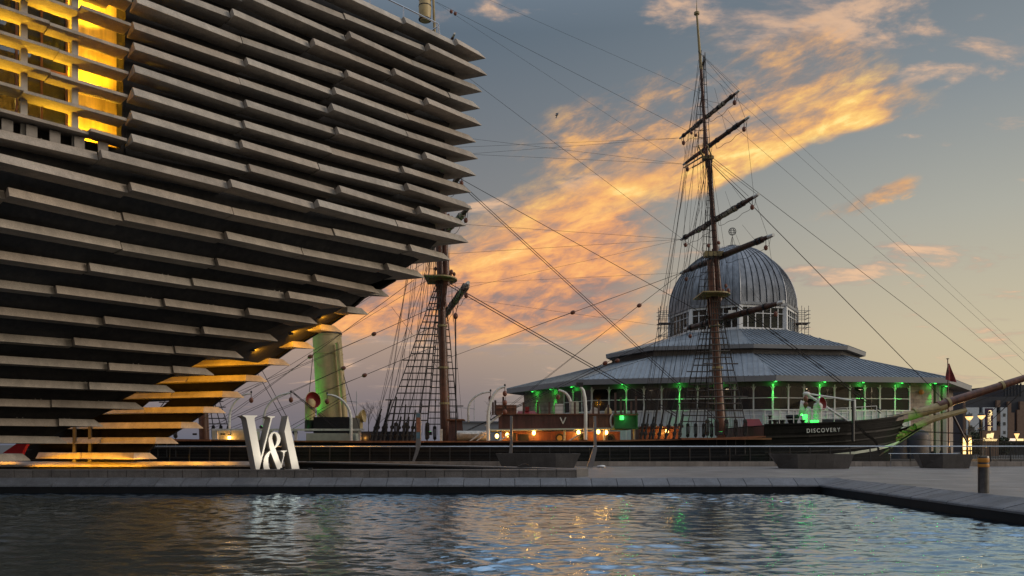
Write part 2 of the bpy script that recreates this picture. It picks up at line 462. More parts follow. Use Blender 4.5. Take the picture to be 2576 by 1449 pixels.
def water_mat(name, col, rough, bumps, ior=1.4, sheen=0.0):
    m = bpy.data.materials.new(name); m.use_nodes = True
    nt = m.node_tree; b = nt.nodes['Principled BSDF']; N, L = nt.nodes.new, nt.links.new
    b.inputs['Base Color'].default_value = (*col, 1); b.inputs['Roughness'].default_value = rough; b.inputs['IOR'].default_value = ior
    geo = N('ShaderNodeNewGeometry'); prev = None
    for sc, st, ds in bumps:
        mp = N('ShaderNodeMapping'); mp.inputs['Scale'].default_value = (.75, 1.1, 1); L(geo.outputs['Position'], mp.inputs['Vector'])
        n = N('ShaderNodeTexNoise'); n.inputs['Scale'].default_value = sc; n.inputs['Detail'].default_value = 3; L(mp.outputs[0], n.inputs['Vector'])
        bp = N('ShaderNodeBump'); bp.inputs['Strength'].default_value = st; bp.inputs['Distance'].default_value = ds
        L(n.outputs['Fac'], bp.inputs['Height'])
        if prev: L(prev, bp.inputs['Normal'])
        prev = bp.outputs[0]
    if prev: L(prev, b.inputs['Normal'])
    if sheen:
        gl = N('ShaderNodeBsdfGlossy'); gl.inputs['Color'].default_value = (.60, .81, 1.0, 1); gl.inputs['Roughness'].default_value = rough  # blue-tinted mirror layer added to brighten and cool the reflection
        if prev: L(prev, gl.inputs['Normal'])
        mx = N('ShaderNodeMixShader'); mx.inputs[0].default_value = sheen
        L(b.outputs[0], mx.inputs[1]); L(gl.outputs[0], mx.inputs[2]); L(mx.outputs[0], nt.nodes['Material Output'].inputs[0])
    return m
M['water'] = water_mat('pool_water', (.010, .012, .015), .03, [(16, .30, .02)], 1.5, .80)
M['dockwater'] = water_mat('dock_water', (.01, .014, .014), .05, [(1.2, .4, .1)])

def paving_mat():
    m = bpy.data.materials.new('plaza_paving'); m.use_nodes = True
    nt = m.node_tree; b = nt.nodes['Principled BSDF']; N, L = nt.nodes.new, nt.links.new
    geo = N('ShaderNodeNewGeometry')
    br = N('ShaderNodeTexBrick'); L(geo.outputs['Position'], br.inputs['Vector'])
    br.inputs['Color1'].default_value = (.215, .195, .180, 1); br.inputs['Color2'].default_value = (.165, .152, .146, 1); br.inputs['Mortar'].default_value = (.085, .08, .078, 1)
    br.inputs['Scale'].default_value = 1.0; br.inputs['Brick Width'].default_value = .9; br.inputs['Row Height'].default_value = .3; br.inputs['Mortar Size'].default_value = .008; br.inputs['Mortar Smooth'].default_value = .3
    n = N('ShaderNodeTexNoise'); n.inputs['Scale'].default_value = .7; n.inputs['Detail'].default_value = 6; L(geo.outputs['Position'], n.inputs['Vector'])
    mr = N('ShaderNodeMapRange'); L(n.outputs['Fac'], mr.inputs[0]); mr.inputs[1].default_value = .3; mr.inputs[2].default_value = .7; mr.inputs[3].default_value = .62; mr.inputs[4].default_value = 1.32
    cb = N('ShaderNodeCombineColor'); [L(mr.outputs[0], cb.inputs[i]) for i in range(3)]
    mx = N('ShaderNodeMix'); mx.data_type = 'RGBA'; mx.blend_type = 'MULTIPLY'; mx.inputs[0].default_value = 1
    L(br.outputs['Color'], mx.inputs[6]); L(cb.outputs[0], mx.inputs[7]); L(mx.outputs[2], b.inputs['Base Color'])
    r = N('ShaderNodeMapRange'); L(n.outputs['Fac'], r.inputs[0]); r.inputs[3].default_value = .42; r.inputs[4].default_value = .7; L(r.outputs[0], b.inputs['Roughness'])
    bp = N('ShaderNodeBump'); bp.inputs['Strength'].default_value = .4; bp.inputs['Distance'].default_value = .01; L(br.outputs['Fac'], bp.inputs['Height']); bp.invert = True; L(bp.outputs[0], b.inputs['Normal'])
    return m
M['paving'] = paving_mat()

def lamp(kind, loc, energy, col, parent=None, radius=.05, aim=None, size=None, blend=.5, name=None):
    l = bpy.data.lights.new(name or 'lamp_light', kind)
    l.energy = energy; l.color = col
    if kind in ('POINT', 'SPOT'): l.shadow_soft_size = radius
    if kind == 'SPOT':
        l.spot_size = R(size or 60); l.spot_blend = blend
    if kind == 'AREA':
        l.shape = 'RECTANGLE'; l.size, l.size_y = size
    o = bpy.data.objects.new(name or 'lamp_light', l); COL.objects.link(o)
    mtx = Matrix.Translation(Vector(loc))
    if aim is not None:
        q = (Vector(loc) - Vector(aim)).to_track_quat('Z', 'Y')
        mtx = mtx @ q.to_matrix().to_4x4()
    adopt(o, parent, mtx)
    return o
GREEN = (.06, 1.0, .10)
AMBER = (1.0, .42, .02)
YELLOW = (1.0, .55, .025)
UP0 = Vector((0, 0, 1))
# ------------------------------------------------------------------ the setting: plaza, pools, dock
def sheet(name, pts, z, material, kind='structure', thick=None):
    mb = MB(); n = len(pts)
    mb.add([(x, y, z) for x, y in pts], [tuple(range(n))])
    return tag(mb.build(name, material), kind=kind)
# plaza: everything round the pool
pl = MB()
def q(x0, y0, x1, y1, z=0.0):
    pl.add([(x0, y0, z), (x1, y0, z), (x1, y1, z), (x0, y1, z)], [(0, 1, 2, 3)])
q(11.6, -12, 90, 28.3); q(-60, -12, -30.6, 28.3); pl.add([(x, y, 0) for x, y in ((-60, 28.3), (90, 28.3), (90, 29.5), (-60, 29.5))], [(0, 1, 2, 3)])
pl.add([(x, y, 0) for x, y in ((2.0, 29.5), (90, 29.5), (90, 46), (-11.8, 46), (-11.8, 42.4))], [(0, 1, 2, 3, 4)])
pl.add([(x, y, 0) for x, y in ((-60, 42.4), (-11.8, 42.4), (-11.8, 46), (-60, 46))], [(0, 1, 2, 3)])
plaza = tag(pl.build('plaza', M['paving']), kind='structure')
sheet('ground', [(-2500, 67), (2500, 67), (2500, 3000), (-2500, 3000)], -.02, M['asphalt'])
# the reflecting pool, rippled for real
def rippled(name, x0, x1, y0, y1, z, amp):
    ys = [y0]
    while ys[-1] < y1: ys.append(ys[-1] + .022 + .0012 * ys[-1])
    ys = np.array(ys); ys[-1] = y1
    xs = np.linspace(x0, x1, int((x1 - x0) / .055))
    X, Y = np.meshgrid(xs, ys)
    rng = np.random.default_rng(4)
    H = np.zeros_like(X)
    for i in range(80):
        lam = .16 * (1.0 / .16) ** rng.random()
        th = rng.normal(R(78), R(30))
        k = 2 * np.pi / lam
        a = amp * (lam / .8) ** .95 * (.5 + rng.random())
        px, py = k * math.cos(th), k * math.sin(th)
        # wandering phase breaks up long straight crests
        wob = .9 * np.sin(X * rng.normal(0, .55) + Y * rng.normal(0, .55) + rng.random() * 6) + .6 * np.sin(X * rng.normal(0, 1.5) + Y * rng.normal(0, 1.5) + rng.random() * 6)
        gust = .55 + .45 * np.sin(X * rng.normal(0, .3) + Y * rng.normal(0, .3) + rng.random() * 6)
        s = np.sin(px * X + py * Y + rng.random() * 6.28 + wob)
        H += a * gust * (s + .28 * s * s)
    patch = .72 + .28 * np.sin(.21 * X + .33 * Y + 1.3) * np.sin(.34 * X - .17 * Y + .4)
    H *= patch
    nx, ny = len(xs), len(ys)
    V = np.stack([X.ravel(), Y.ravel(), (z + H).ravel()], 1).astype(np.float32)
    i, j = np.meshgrid(np.arange(nx - 1), np.arange(ny - 1))
    a = (j * nx + i).ravel()
    Fq = np.stack([a, a + 1, a + nx + 1, a + nx], 1).astype(np.int32)
    me = bpy.data.meshes.new(name)
    me.vertices.add(len(V)); me.vertices.foreach_set('co', V.ravel())
    me.loops.add(Fq.size); me.loops.foreach_set('vertex_index', Fq.ravel())
    me.polygons.add(len(Fq)); me.polygons.foreach_set('loop_start', np.arange(0, Fq.size, 4, dtype=np.int32))
    me.polygons.foreach_set('use_smooth', np.ones(len(Fq), dtype=bool))
    me.materials.append(M['water']); me.update(calc_edges=True); me.validate()
    return tag(put(name, me), kind='structure')
rippled('pool_water', -30.0, 10.78, 6.0, 27.83, -.50, .0049)
w = MB()
w.add([(-30, -12, -.53), (10.78, -12, -.53), (10.78, 6.0, -.53), (-30, 6.0, -.53)], [(0, 1, 2, 3)])
tag(w.build('pool_water_near', M['water']), kind='structure')
# pool lining under the kerbs
ln = MB()
ln.box((-10, 27.95, -.6), (43, .24, .72)); ln.box((10.95, 8, -.6), (.3, 40, .72))
ln.box((-10, 8, -1.2), (43, 41, .1)); ln.box((-30.3, 8, -.55), (.6, 40, .8))
tag(ln.build('pool_lining', M['pooldark']), kind='structure')
# pool kerb of sloping slabs
kerb = tag(MB().box((-9.7, 28.08, -.30), (41.2, .36, .06)).box((11.2, 8, -.30), (.7, 39, .06)).build('pool_kerb', M['pooldark']), kind='structure')
x = -30.5; i = 0
while x < 10.6:
    w_ = .90; x2 = min(x + w_, 10.74); g = .010
    dz = random.uniform(-.006, .006); dy = random.uniform(-.006, .006)
    mb = MB()
    sec = lambda X: [(X, 28.30, .03 + dz), (X, 27.82 + dy, -.19 + dz), (X, 27.79 + dy, -.22 + dz), (X, 27.79 + dy, -.268), (X, 28.30, -.268)]
    mb.loft([sec(x + g), sec(x2 - g)])
    mb.build('slab', M['granite'], kerb); x += w_
mb = MB(); mb.add([(10.75, 27.79, -.22), (11.6, 27.79, .0), (11.6, 28.30, .03), (10.75, 28.30, .03), (10.75, 27.79, -.268), (11.6, 27.79, -.268), (11.6, 28.3, -.268), (10.75, 28.3, -.268)], [(0, 1, 2, 3), (4, 7, 6, 5), (0, 4, 5, 1), (1, 5, 6, 2), (2, 6, 7, 3), (3, 7, 4, 0)])
mb.build('slab', M['granite'], kerb)
y = 27.785
while y > 6:
    g = .006; dz = random.uniform(-.006, .006); dx = random.uniform(-.006, .006)
    mb = MB()
    sec = lambda Y: [(11.6, Y, .004 + dz), (10.80 + dx, Y, -.19 + dz), (10.76 + dx, Y, -.22 + dz), (10.76 + dx, Y, -.268), (11.6, Y, -.268)]
    mb.loft([sec(y - g), sec(y - .45 + g)])
    mb.build('slab', M['granite'], kerb); y -= .45
# raised ledge behind the pool, left of the plaza
ledge = tag(MB().box((-14.7, 29.26, .12), (34.0, .58, .23)).build('stone_ledge', M['granite_d']), kind='structure')
x = -31.7
while x < 2.3:
    x2 = min(x + .68, 2.37); g = .011; dy = random.uniform(-.004, .004)
    MB().box(((x + x2) / 2, 28.94 + dy, .117), (x2 - x - 2 * g, .08, .226)).build('slab', M['granite_w'], ledge)
    MB().box(((x + x2) / 2, 29.24 + dy, .266), (x2 - x - 2 * g, .70, .062)).build('cap_slab', M['granite_w'], ledge)
    x += .68
# inner basin behind the ledge, its slanting kerb and the terrace under the museum
sheet('inner_pool', [(-60, 29.5), (2.0, 29.5), (-11.8, 42.4), (-60, 42.4)], -.38, M['dockwater'])
dk = MB()
A, B_ = Vector((2.3, 29.62, 0)), Vector((-11.4, 42.2, 0))
nrm = Vector((B_.y - A.y, A.x - B_.x, 0)).normalized()
skerb = tag(MB().hexa([A + Vector((0, 0, .0)), A + nrm * .9, B_ + nrm * .9, B_], [A + Vector((0, 0, .25)), A + nrm * .9 + Vector((0, 0, .25)), B_ + nrm * .9 + Vector((0, 0, .25)), B_ + Vector((0, 0, .25))]).build('basin_kerb', M['granite_d']), kind='structure')
for i in range(27):
    t0, t1 = i / 27, (i + 1) / 27 - .0012
    a, b = A.lerp(B_, t0), A.lerp(B_, t1)
    up0, up1 = Vector((0, 0, .252)), Vector((0, 0, .30 + random.uniform(-.003, .003)))
    MB().hexa([p + up0 for p in (a, a + nrm * .9, b + nrm * .9, b)], [p + up1 for p in (a, a + nrm * .9, b + nrm * .9, b)]).build('slab', M['granite_w'], skerb)
ter = MB(); ter.box((-36, 43.45, .14), (49.0, 2.1, .28))
ter = tag(ter.build('terrace', M['granite_w']), kind='structure')
x = -60.0
while x < -11.6:
    x2 = min(x + 1.2, -11.5)
    sec = lambda X: [(X, 42.39, .30), (X, 41.45, .13), (X, 41.45, .05), (X, 42.39, .05)]
    MB().loft([sec(x + .01), sec(x2 - .01)]).build('slab', M['kerbstone'], ter); x += 1.2
tag(MB().box((-36, 41.9, -.2), (48.6, .8, .49)).box((-34, 29.5, -.2), (52, .2, .44)).build('basin_wall', M['pooldark']), kind='structure')
bw = MB(); bw.hexa([A - nrm * .02 - UP0 * .5, A + nrm * .1 - UP0 * .5, B_ + nrm * .1 - UP0 * .5, B_ - nrm * .02 - UP0 * .5], [A - nrm * .02 + UP0 * .24, A + nrm * .1 + UP0 * .24, B_ + nrm * .1 + UP0 * .24, B_ - nrm * .02 + UP0 * .24])
tag(bw.build('basin_side_wall', M['pooldark']), kind='structure')
# dock
sheet('dock_water', [(-120, 44.7), (120, 44.7), (120, 68), (-120, 68)], -2.9, M['dockwater'])
qw = MB(); qw.box((0, 45.3, -2.2), (240, .6, 4.36)); qw.box((0, 68, -2.1), (240, 2.4, 4.15))
tag(qw.build('quay_wall', M['granite_d']), kind='structure')
# kerb wall that carries the quay railing
par = tag(MB().box((12, 44.42, .12), (84, .30, .24)).build('quay_kerb', M['granite_d']), kind='structure')
x = -11.0
while x < 34:
    mb = MB().box((x + .22, 44.40, .135), (.43, .36, .268 + random.uniform(-.004, .004)))
    mb.build('slab', M['kerbstone'], par); x += .442
# quay railing
rail = thing('quay_railing', (5, 44.45, .27), 'long steel cable railing along the quay kerb in front of the ship', 'railing')
MB().tube([(-21.5, 44.45, 1.10), (45, 44.45, 1.12)], .034, 8).build('handrail', M['steel'], rail, True)
pm = MB().box((0, 0, .40), (.045, .07, .86)).mesh('post', M['darkmetal'])
k = 0; x = -21.4
while x < 45:
    put('post', pm, rail, Matrix.Translation((x, 44.45, .26)) @ Matrix.Rotation(R(-4), 4, 'X')); x += 1.12; k += 1
for i in range(9):
    zz = .33 + i * .082
    MB().tube([(-21.5, 44.47, zz), (45, 44.47, zz)], .0035, 4).build('cable', M['cable'], rail)

# slot drain across the plaza
dr = MB(); a_, b_ = Vector((11.62, 24.25, .004)), Vector((32.0, 8.0, .004)); nn_ = Vector((.62, .78, 0)).normalized() * .035
dr.add([a_ - nn_, a_ + nn_, b_ + nn_, b_ - nn_], [(0, 1, 2, 3)])
tag(dr.build('slot_drain', M['black']), kind='structure')
# ------------------------------------------------------------------ the museum
MUS = thing('museum_building', (-14, 38, .3), 'large museum clad in rows of slanting cast stone slats over a dark overhanging prow', 'building')
rs = random.Random(5)
ZK = lambda k: .46 + .8 * k
LY = [36.3, 35.8, 35.0, 34.2, 33.2, 32.2, 31.1, 29.9, 28.7, 27.7, 26.8, 25.9, 25.2] + [25.0] * 12
RX = [77, 170, 260, 364, 440, 539, 613, 699, 799, 872, 955, 1068, 1134, 1179, 1173, 1188, 1185, 1198, 1203, 1198, 1212, 1208, 1213, 1226, 1222]
RY = [37.3] * 10 + [38.1, 38.4, 38.2] + [38.0] * 12
T2X = [395, 449, 512, 568, 615, 673, 730, 791, 860, 927, 979]
T2Y = [41.9, 41.9, 41.9, 41.8, 41.7, 41.3, 40.8, 40.3, 40.0, 39.5, 39.0]
NR = 25
def xy(px, Y): return Vector(((px - HX) * Y / F, Y, 0))
Lk = [xy(0, LY[k]) for k in range(NR)]
Rk = [xy(RX[k], RY[k]) for k in range(NR)]
PROF = [(0.0, 0.0), (.012, .045), (.19, .325), (.29, .335), (.86, .06), (.86, .0)]
UP = Vector((0, 0, 1))
def outn(d): return Vector((d.y, -d.x, 0))
def section(p, d, z, q0, shift=None, prof=PROF):
    n = outn(d)
    pts = []
    for qi, dz in prof:
        s = shift * qi if shift is not None else Vector((0, 0, 0))
        pts.append(p - n * (qi + q0) + s + UP * (z + dz))
    return pts
def panel_row(a, b, z, parent, name='slat', mats=('slat', 'slat_b'), tipshift_b=None, tipshift_a=None, lmin=3.3, lmax=4.5, prof=PROF, saw=True, tip=None):
    """cut the run a->b into cast panels, each its own object"""
    d = (b - a).normalized(); n = outn(d); Ltot = (b - a).length
    cuts = [0.0]
    while cuts[-1] < Ltot - lmin * 1.25: cuts.append(cuts[-1] + rs.uniform(lmin, lmax))
    if tip and Ltot > tip * 2: 
        if Ltot - cuts[-1] < tip * 1.6: cuts[-1] = Ltot - tip * 1.3
    cuts.append(Ltot)
    for i in range(len(cuts) - 1):
        s0, s1 = cuts[i] + .012, cuts[i + 1] - (.012 if i < len(cuts) - 2 else 0)
        q0 = -rs.choice([0.02, .06, .22, .28, .32, .34]) if saw else rs.uniform(-.03, .0)
        q1 = rs.uniform(-.05, .08) if saw else rs.uniform(-.02, .02)
        z0 = z + rs.uniform(-.025, .03); z1 = z + rs.uniform(-.025, .025)
        last = i == len(cuts) - 2
        if last and tipshift_b is not None: q1 = 0; z1 = z
        if i == 0 and tipshift_a is not None: q0 = 0; z0 = z
        pa, pb = a + d * s0, a + d * s1
        sec = [section(pa, d, z0, q0, tipshift_a if i == 0 else None, prof)]
        if last and tipshift_b is not None:
            back = max(s1 - 1.7, s0 + .3)
            t = (back - s0) / (s1 - s0)
            sec.append(section(a + d * back, d, z0 + (z1 - z0) * t, q0 + (q1 - q0) * t, None, prof))
        sec.append(section(pb, d, z1, q1, tipshift_b if last else None, prof))
        MB().loft(sec).build(name, M[rs.choice(mats)], parent)
D3 = Vector((-.93, .37, 0)).normalized()
def mitre(d1, d3):
    """shift per unit of inward offset that slides a profile point along the run to the mitre line"""
    n = outn(d1); u = (-d1 + d3).normalized()       # bisector from the tip into the building
    s = 1.0 / max(.12, -(u.dot(n)))
    return u * s + n            # added to p - n*q
# window zone limits: rows 14.. left of this pixel column
WK = 14
def on_row(k, px):
    a, b = Lk[k], Rk[k]; r = (px - HX) / F
    d = b - a
    t = (r * a.y - a.x) / (d.x - r * d.y)
    return a + d * t
for k in range(NR):
    a, b = Lk[k], Rk[k]
    d = (b - a).normalized()
    a0 = a - d * rs.uniform(3.6, 6.2)
    tip = mitre(d, D3)
    if k >= WK:
        w0 = on_row(k, 326 + (k - 14) * 2.0)
        panel_row(w0, b, ZK(k), MUS, tipshift_b=tip, tip=1.4)
    else:
        panel_row(a0, b, ZK(k), MUS, tipshift_b=tip, tip=1.4)
    # the side that turns away round the prow
    nd = -D3
    c = b + D3 * (7.0 if k > 9 else 4.2)
    tb = mitre(nd, -d) if False else None
    # mirrored mitre: run c->b with outward normal on the far side
    u = (-d + D3).normalized(); n3 = -outn(D3) if outn(D3).dot(-d) < 0 else outn(D3)
    n3 = Vector((-D3.y, D3.x, 0)); n3 = n3 if n3.dot(d) > 0 else -n3
    s3 = 1.0 / max(.12, -(u.dot(n3)))
    secA = [c - n3 * qi + UP * (ZK(k) + dz) for qi, dz in PROF]
    secB = [b + u * s3 * qi + UP * (ZK(k) + dz) for qi, dz in PROF]
    MB().loft([secB, secA]).build('slat', M['slat'], MUS)
# far leg beyond the passage: slats lit from below, with a short grey end piece
for k in range(11):
    T = xy(T2X[k], T2Y[k])
    dA = Vector((.74, .67, 0)).normalized()
    Bn = T - dA * 1.18
    d2 = Vector((.967, -.255, 0)).normalized()      # left-back to right-front
    lft = Bn - d2 * (8.2 if k > 0 else 6.2)
    u = (-d2 + dA).normalized()
    nA, n2 = outn(dA), outn(d2)
    # end piece
    s = 1.0 / max(.3, abs(u.dot(nA)))
    uu = (-(nA + n2)).normalized(); s = 1.0 / max(.3, -uu.dot(nA))
    secB = [Bn + uu * s * qi + UP * (ZK(k) + dz) for qi, dz in PROF]
    u3 = (-dA + D3).normalized(); s3 = 1.0 / max(.12, -(u3.dot(nA)))
    secT = [T + u3 * s3 * min(qi, .5) + UP * (ZK(k) + dz) for qi, dz in PROF]
    MB().loft([secB, secT]).build('slat', M['slat'], MUS)
    cut = rs.uniform(2.6, 4.6)
    mid = Bn - d2 * cut
    secM = [mid - n2 * (qi + rs.choice([-.02, .1])) + UP * (ZK(k) + dz) for qi, dz in PROF]
    MB().loft([secM, secB]).build('slat', M['slat'], MUS)
    secL = [lft - n2 * qi + UP * (ZK(k) + dz) for qi, dz in PROF]
    secN = [mid - d2 * .02 - n2 * (qi + rs.choice([-.12, .0, .06])) + UP * (ZK(k) + dz) for qi, dz in PROF]
    MB().loft([secL, secN]).build('slat', M['slat'], MUS)
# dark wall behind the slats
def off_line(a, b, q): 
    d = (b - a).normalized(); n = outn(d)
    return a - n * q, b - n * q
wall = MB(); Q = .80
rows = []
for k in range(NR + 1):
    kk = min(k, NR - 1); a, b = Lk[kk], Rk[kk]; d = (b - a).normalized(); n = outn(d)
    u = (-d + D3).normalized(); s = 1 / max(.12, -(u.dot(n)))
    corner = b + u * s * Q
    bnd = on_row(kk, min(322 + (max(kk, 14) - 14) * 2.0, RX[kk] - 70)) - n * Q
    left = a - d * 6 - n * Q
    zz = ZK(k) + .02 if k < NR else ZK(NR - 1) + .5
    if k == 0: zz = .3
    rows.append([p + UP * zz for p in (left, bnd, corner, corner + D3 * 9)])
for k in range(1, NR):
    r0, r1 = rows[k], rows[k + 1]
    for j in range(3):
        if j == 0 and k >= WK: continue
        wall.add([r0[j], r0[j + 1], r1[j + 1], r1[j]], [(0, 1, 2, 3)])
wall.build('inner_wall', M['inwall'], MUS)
# roof slab and parapet
t = rows[NR]
MB().add([t[0] + UP * 0, t[2], t[3], t[0] + Vector((-8, 14, 0))], [(0, 1, 2, 3)]).build('roof', M['soffit'], MUS)
# far leg core
leg = MB()
lr = []
for k in range(12):
    kk = min(k, 10); T = xy(T2X[kk], T2Y[kk]) + (Vector((1.6, -.3, 0)) if k == 11 else Vector())
    dA = Vector((.74, .67, 0)).normalized(); Bn = T - dA * 1.18; d2 = Vector((.967, -.255, 0)).normalized(); n2 = outn(d2)
    z = ZK(k) if k else .3
    p0 = Bn - d2 * 8.2 - n2 * .82; p1 = Bn + Vector((-.35, .78, 0)); p2 = T + D3 * 1.4; p3 = T + D3 * 9 + Vector((0, 1.5, 0))
    lr.append([p + UP * z for p in (p0, p1, p2, p3)])
for k in range(11):
    for j in range(3):
        if k == 3 and j == 0: 
            # a slot through the leg where the sky shows
            a0, a1, b0, b1 = lr[k][0], lr[k][1], lr[k + 1][0], lr[k + 1][1]
            f = lambda t, a, b: a + (b - a) * t
            leg.add([a0, f(.44, a0, a1), f(.44, b0, b1), b0], [(0, 1, 2, 3)])
            leg.add([f(.60, a0, a1), a1, b1, f(.60, b0, b1)], [(0, 1, 2, 3)])
            continue
        if k == 3 and j == 2: continue
        leg.add([lr[k][j], lr[k][j + 1], lr[k + 1][j + 1], lr[k + 1][j]], [(0, 1, 2, 3)])
leg.build('leg_wall', M['legwall'], MUS)
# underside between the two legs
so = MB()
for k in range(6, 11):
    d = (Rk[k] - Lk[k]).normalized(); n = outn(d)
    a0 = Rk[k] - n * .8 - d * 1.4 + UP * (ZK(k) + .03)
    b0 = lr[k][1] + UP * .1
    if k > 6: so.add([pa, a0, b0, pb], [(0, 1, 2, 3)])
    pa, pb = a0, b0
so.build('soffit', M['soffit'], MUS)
# window zone: louvre blades, posts, glass and glowing timber wall
BL = [(0.0, 0.0), (.0, .10), (.85, .12), (.85, .02)]
for k in range(WK, 22):
    d = (Rk[k] - Lk[k]).normalized(); n = outn(d)
    e = on_row(k, 322 + (k - 14) * 2.0)
    a0 = Lk[k] - d * 5
    Lr = (e - a0).length
    cuts = [0, rs.uniform(1.6, 3.8)]
    while cuts[-1] < Lr - 3.4: cuts.append(cuts[-1] + rs.uniform(2.6, 3.4))
    cuts.append(Lr - .05)
    for i in range(len(cuts) - 1):
        q0 = -.10 if i % 2 else .0
        pa, pb = a0 + d * (cuts[i] + .01), a0 + d * (cuts[i + 1] - .01)
        zz = ZK(k) + rs.uniform(-.02, .02) + (.05 if i % 2 else 0)
        sa = [pa - n * (qi + q0 - .06) + UP * (zz + dz) for qi, dz in BL]
        sb = [pb - n * (qi + q0) + UP * (zz - .03 + dz) for qi, dz in BL]
        MB().loft([sa, sb]).build('louvre', M['slat_b'], MUS)
kk = 18
d = (Rk[kk] - Lk[kk]).normalized(); n = outn(d)
zb, zt = ZK(WK) - .45, 20.4
def wp(px, q): return on_row(kk, px) - n * q
postlist = (-70, 70, 200)
for px in postlist:
    c = wp(px, .62)
    m = Matrix((( d.x, -n.x, 0), (d.y, -n.y, 0), (0, 0, 1)))
    MB().box(c + UP * ((zb + zt) / 2), (.20, .12, zt - zb), m).build('post', M['post'], MUS)
    MB().box(wp(px, .95) + UP * ((zb + zt) / 2), (.05, .5, zt - zb), m).build('fin', M['slat'], MUS)
m = Matrix(((d.x, -n.x, 0), (d.y, -n.y, 0), (0, 0, 1)))
# reveal and back wall
def vwall(name, p0, p1, z0, z1, material, th=.06):
    dd = (p1 - p0); L_ = dd.length; dd.normalize(); nn = outn(dd)
    MB().hexa([p0 + UP * z0, p1 + UP * z0, p1 - nn * th + UP * z0, p0 - nn * th + UP * z0], [p0 + UP * z1, p1 + UP * z1, p1 - nn * th + UP * z1, p0 - nn * th + UP * z1]).build(name, material, MUS)
vwall('timber_wall', wp(207, 1.9), wp(334, 1.9), zb, zt, M['timber'])
vwall('reveal', wp(334, 1.95), wp(334, .82), zb, zt, M['inwall'])
MB().hexa([wp(-200, .8) + UP * (zb - .1), wp(335, .8) + UP * (zb - .1), wp(335, 5.2) + UP * (zb - .1), wp(-200, 5.2) + UP * (zb - .1)], [wp(-200, .8) + UP * zb, wp(335, .8) + UP * zb, wp(335, 5.2) + UP * zb, wp(-200, 5.2) + UP * zb]).build('window_sill', M['soffit'], MUS)
MB().hexa([wp(-200, .8) + UP * zt, wp(335, .8) + UP * zt, wp(335, 5.2) + UP * zt, wp(-200, 5.2) + UP * zt], [wp(-200, .8) + UP * (zt + .1), wp(335, .8) + UP * (zt + .1), wp(335, 5.2) + UP * (zt + .1), wp(-200, 5.2) + UP * (zt + .1)]).build('window_head', M['soffit'], MUS)
vwall('room_wall', wp(-200, 5.0), wp(330, 5.0), zb, zt, M['timber'])
for i in range(6):
    px0 = -190 + i * 66; px1 = px0 + 64
    vwall('pane', wp(px0, 2.0), wp(px1, 2.0), zb + .05, zt, M['glass'], .012)
    MB().box(wp(px1 + 1, 2.0) + UP * ((zb + zt) / 2), (.07, .12, zt - zb), m).build('mullion', M['panelwood_d'], MUS)
for zc in (14.2, 17.2):
    MB().box((wp(-195, 2.0) + wp(205, 2.0)) / 2 + UP * zc, ((wp(-195, 2) - wp(205, 2)).length, .1, .12), m).build('transom', M['panelwood_d'], MUS)
for i in range(3):
    MB().box(wp(-60 + i * 70, 3.6) + UP * (17.05 - .9 * i), (1.3, .25, .05), m).build('ceiling_strip', M['ceilglow'], MUS)
for (px, z) in ((252, 11.6), (252, 13.8), (252, 16.2), (252, 18.5)):
    lamp('SPOT', wp(px, 1.05) + UP * z, 400, YELLOW, MUS, .06, aim=wp(px - 4, 1.9) + UP * (z + 1.0), size=125, blend=.8, name='wall_washer')
for (px, z) in ((150, 11.7), (120, 13.3), (150, 14.9), (120, 16.5), (20, 12.5), (20, 14.1), (20, 15.7), (-80, 13.3), (-80, 15.0)):
    lamp('SPOT', wp(px, 1.45) + UP * z, 150, YELLOW, MUS, .06, aim=wp(px + 8, .75) + UP * (z + .9), size=120, blend=.8, name='louvre_washer')
lamp('POINT', wp(60, 3.4) + UP * 13.4, 160, (1, .62, .12), MUS, .2, name='room_lamp')
# steel brackets under the window and small fixings above the slats
for px in (25, 87, 146, 208, 268):
    c = on_row(13, px); d_ = (Rk[13] - Lk[13]).normalized(); n_ = outn(d_)
    m_ = Matrix(((d_.x, -n_.x, 0), (d_.y, -n_.y, 0), (0, 0, 1)))
    MB().box(c - n_ * .42 + UP * (ZK(13) + .56), (.32, .10, .40), m_).build('bracket', M['bracket'], MUS)
fm = MB()
for k in range(1, NR):
    a, b = (Lk[k] if k < WK else on_row(k, 330 + (k - 14) * 2)), Rk[k]
    d_ = (b - a).normalized(); n_ = outn(d_); L_ = (b - a).length
    m_ = Matrix(((d_.x, -n_.x, 0), (d_.y, -n_.y, 0), (0, 0, 1)))
    s = rs.uniform(.4, 1.5)
    while s < L_ - 1.5:
        for o_ in (0, .22): fm.box(a + d_ * (s + o_) - n_ * .40 + UP * (ZK(k) + .36), (.035, .16, .055), m_)
        s += rs.uniform(1.8, 2.6)
tag(fm.build('fixing', M['bracket'], MUS), kind='stuff')
# roof railing above the prow
rr = thing('roof_railing', P(1100, 60, 38.5), 'pale steel handrail on the museum roof beside the ship crow nest barrel', 'railing')
a, b = P(930, -24, 37.0), P(1103, 60, 38.6)
MB().tube([a, b, b + Vector((.12, .3, -1.2))], .035, 8).build('handrail', M['steel'], rr, True)
for t in (0.0, .48, .99):
    p = a.lerp(b, t); MB().box(p - UP * .55, (.06, .06, 1.1)).build('post', M['steel'], rr)
MB().tube([b - UP * .1, b + Vector((-.9, .8, -.25))], .03, 8).build('side_rail', M['steel'], rr, True)
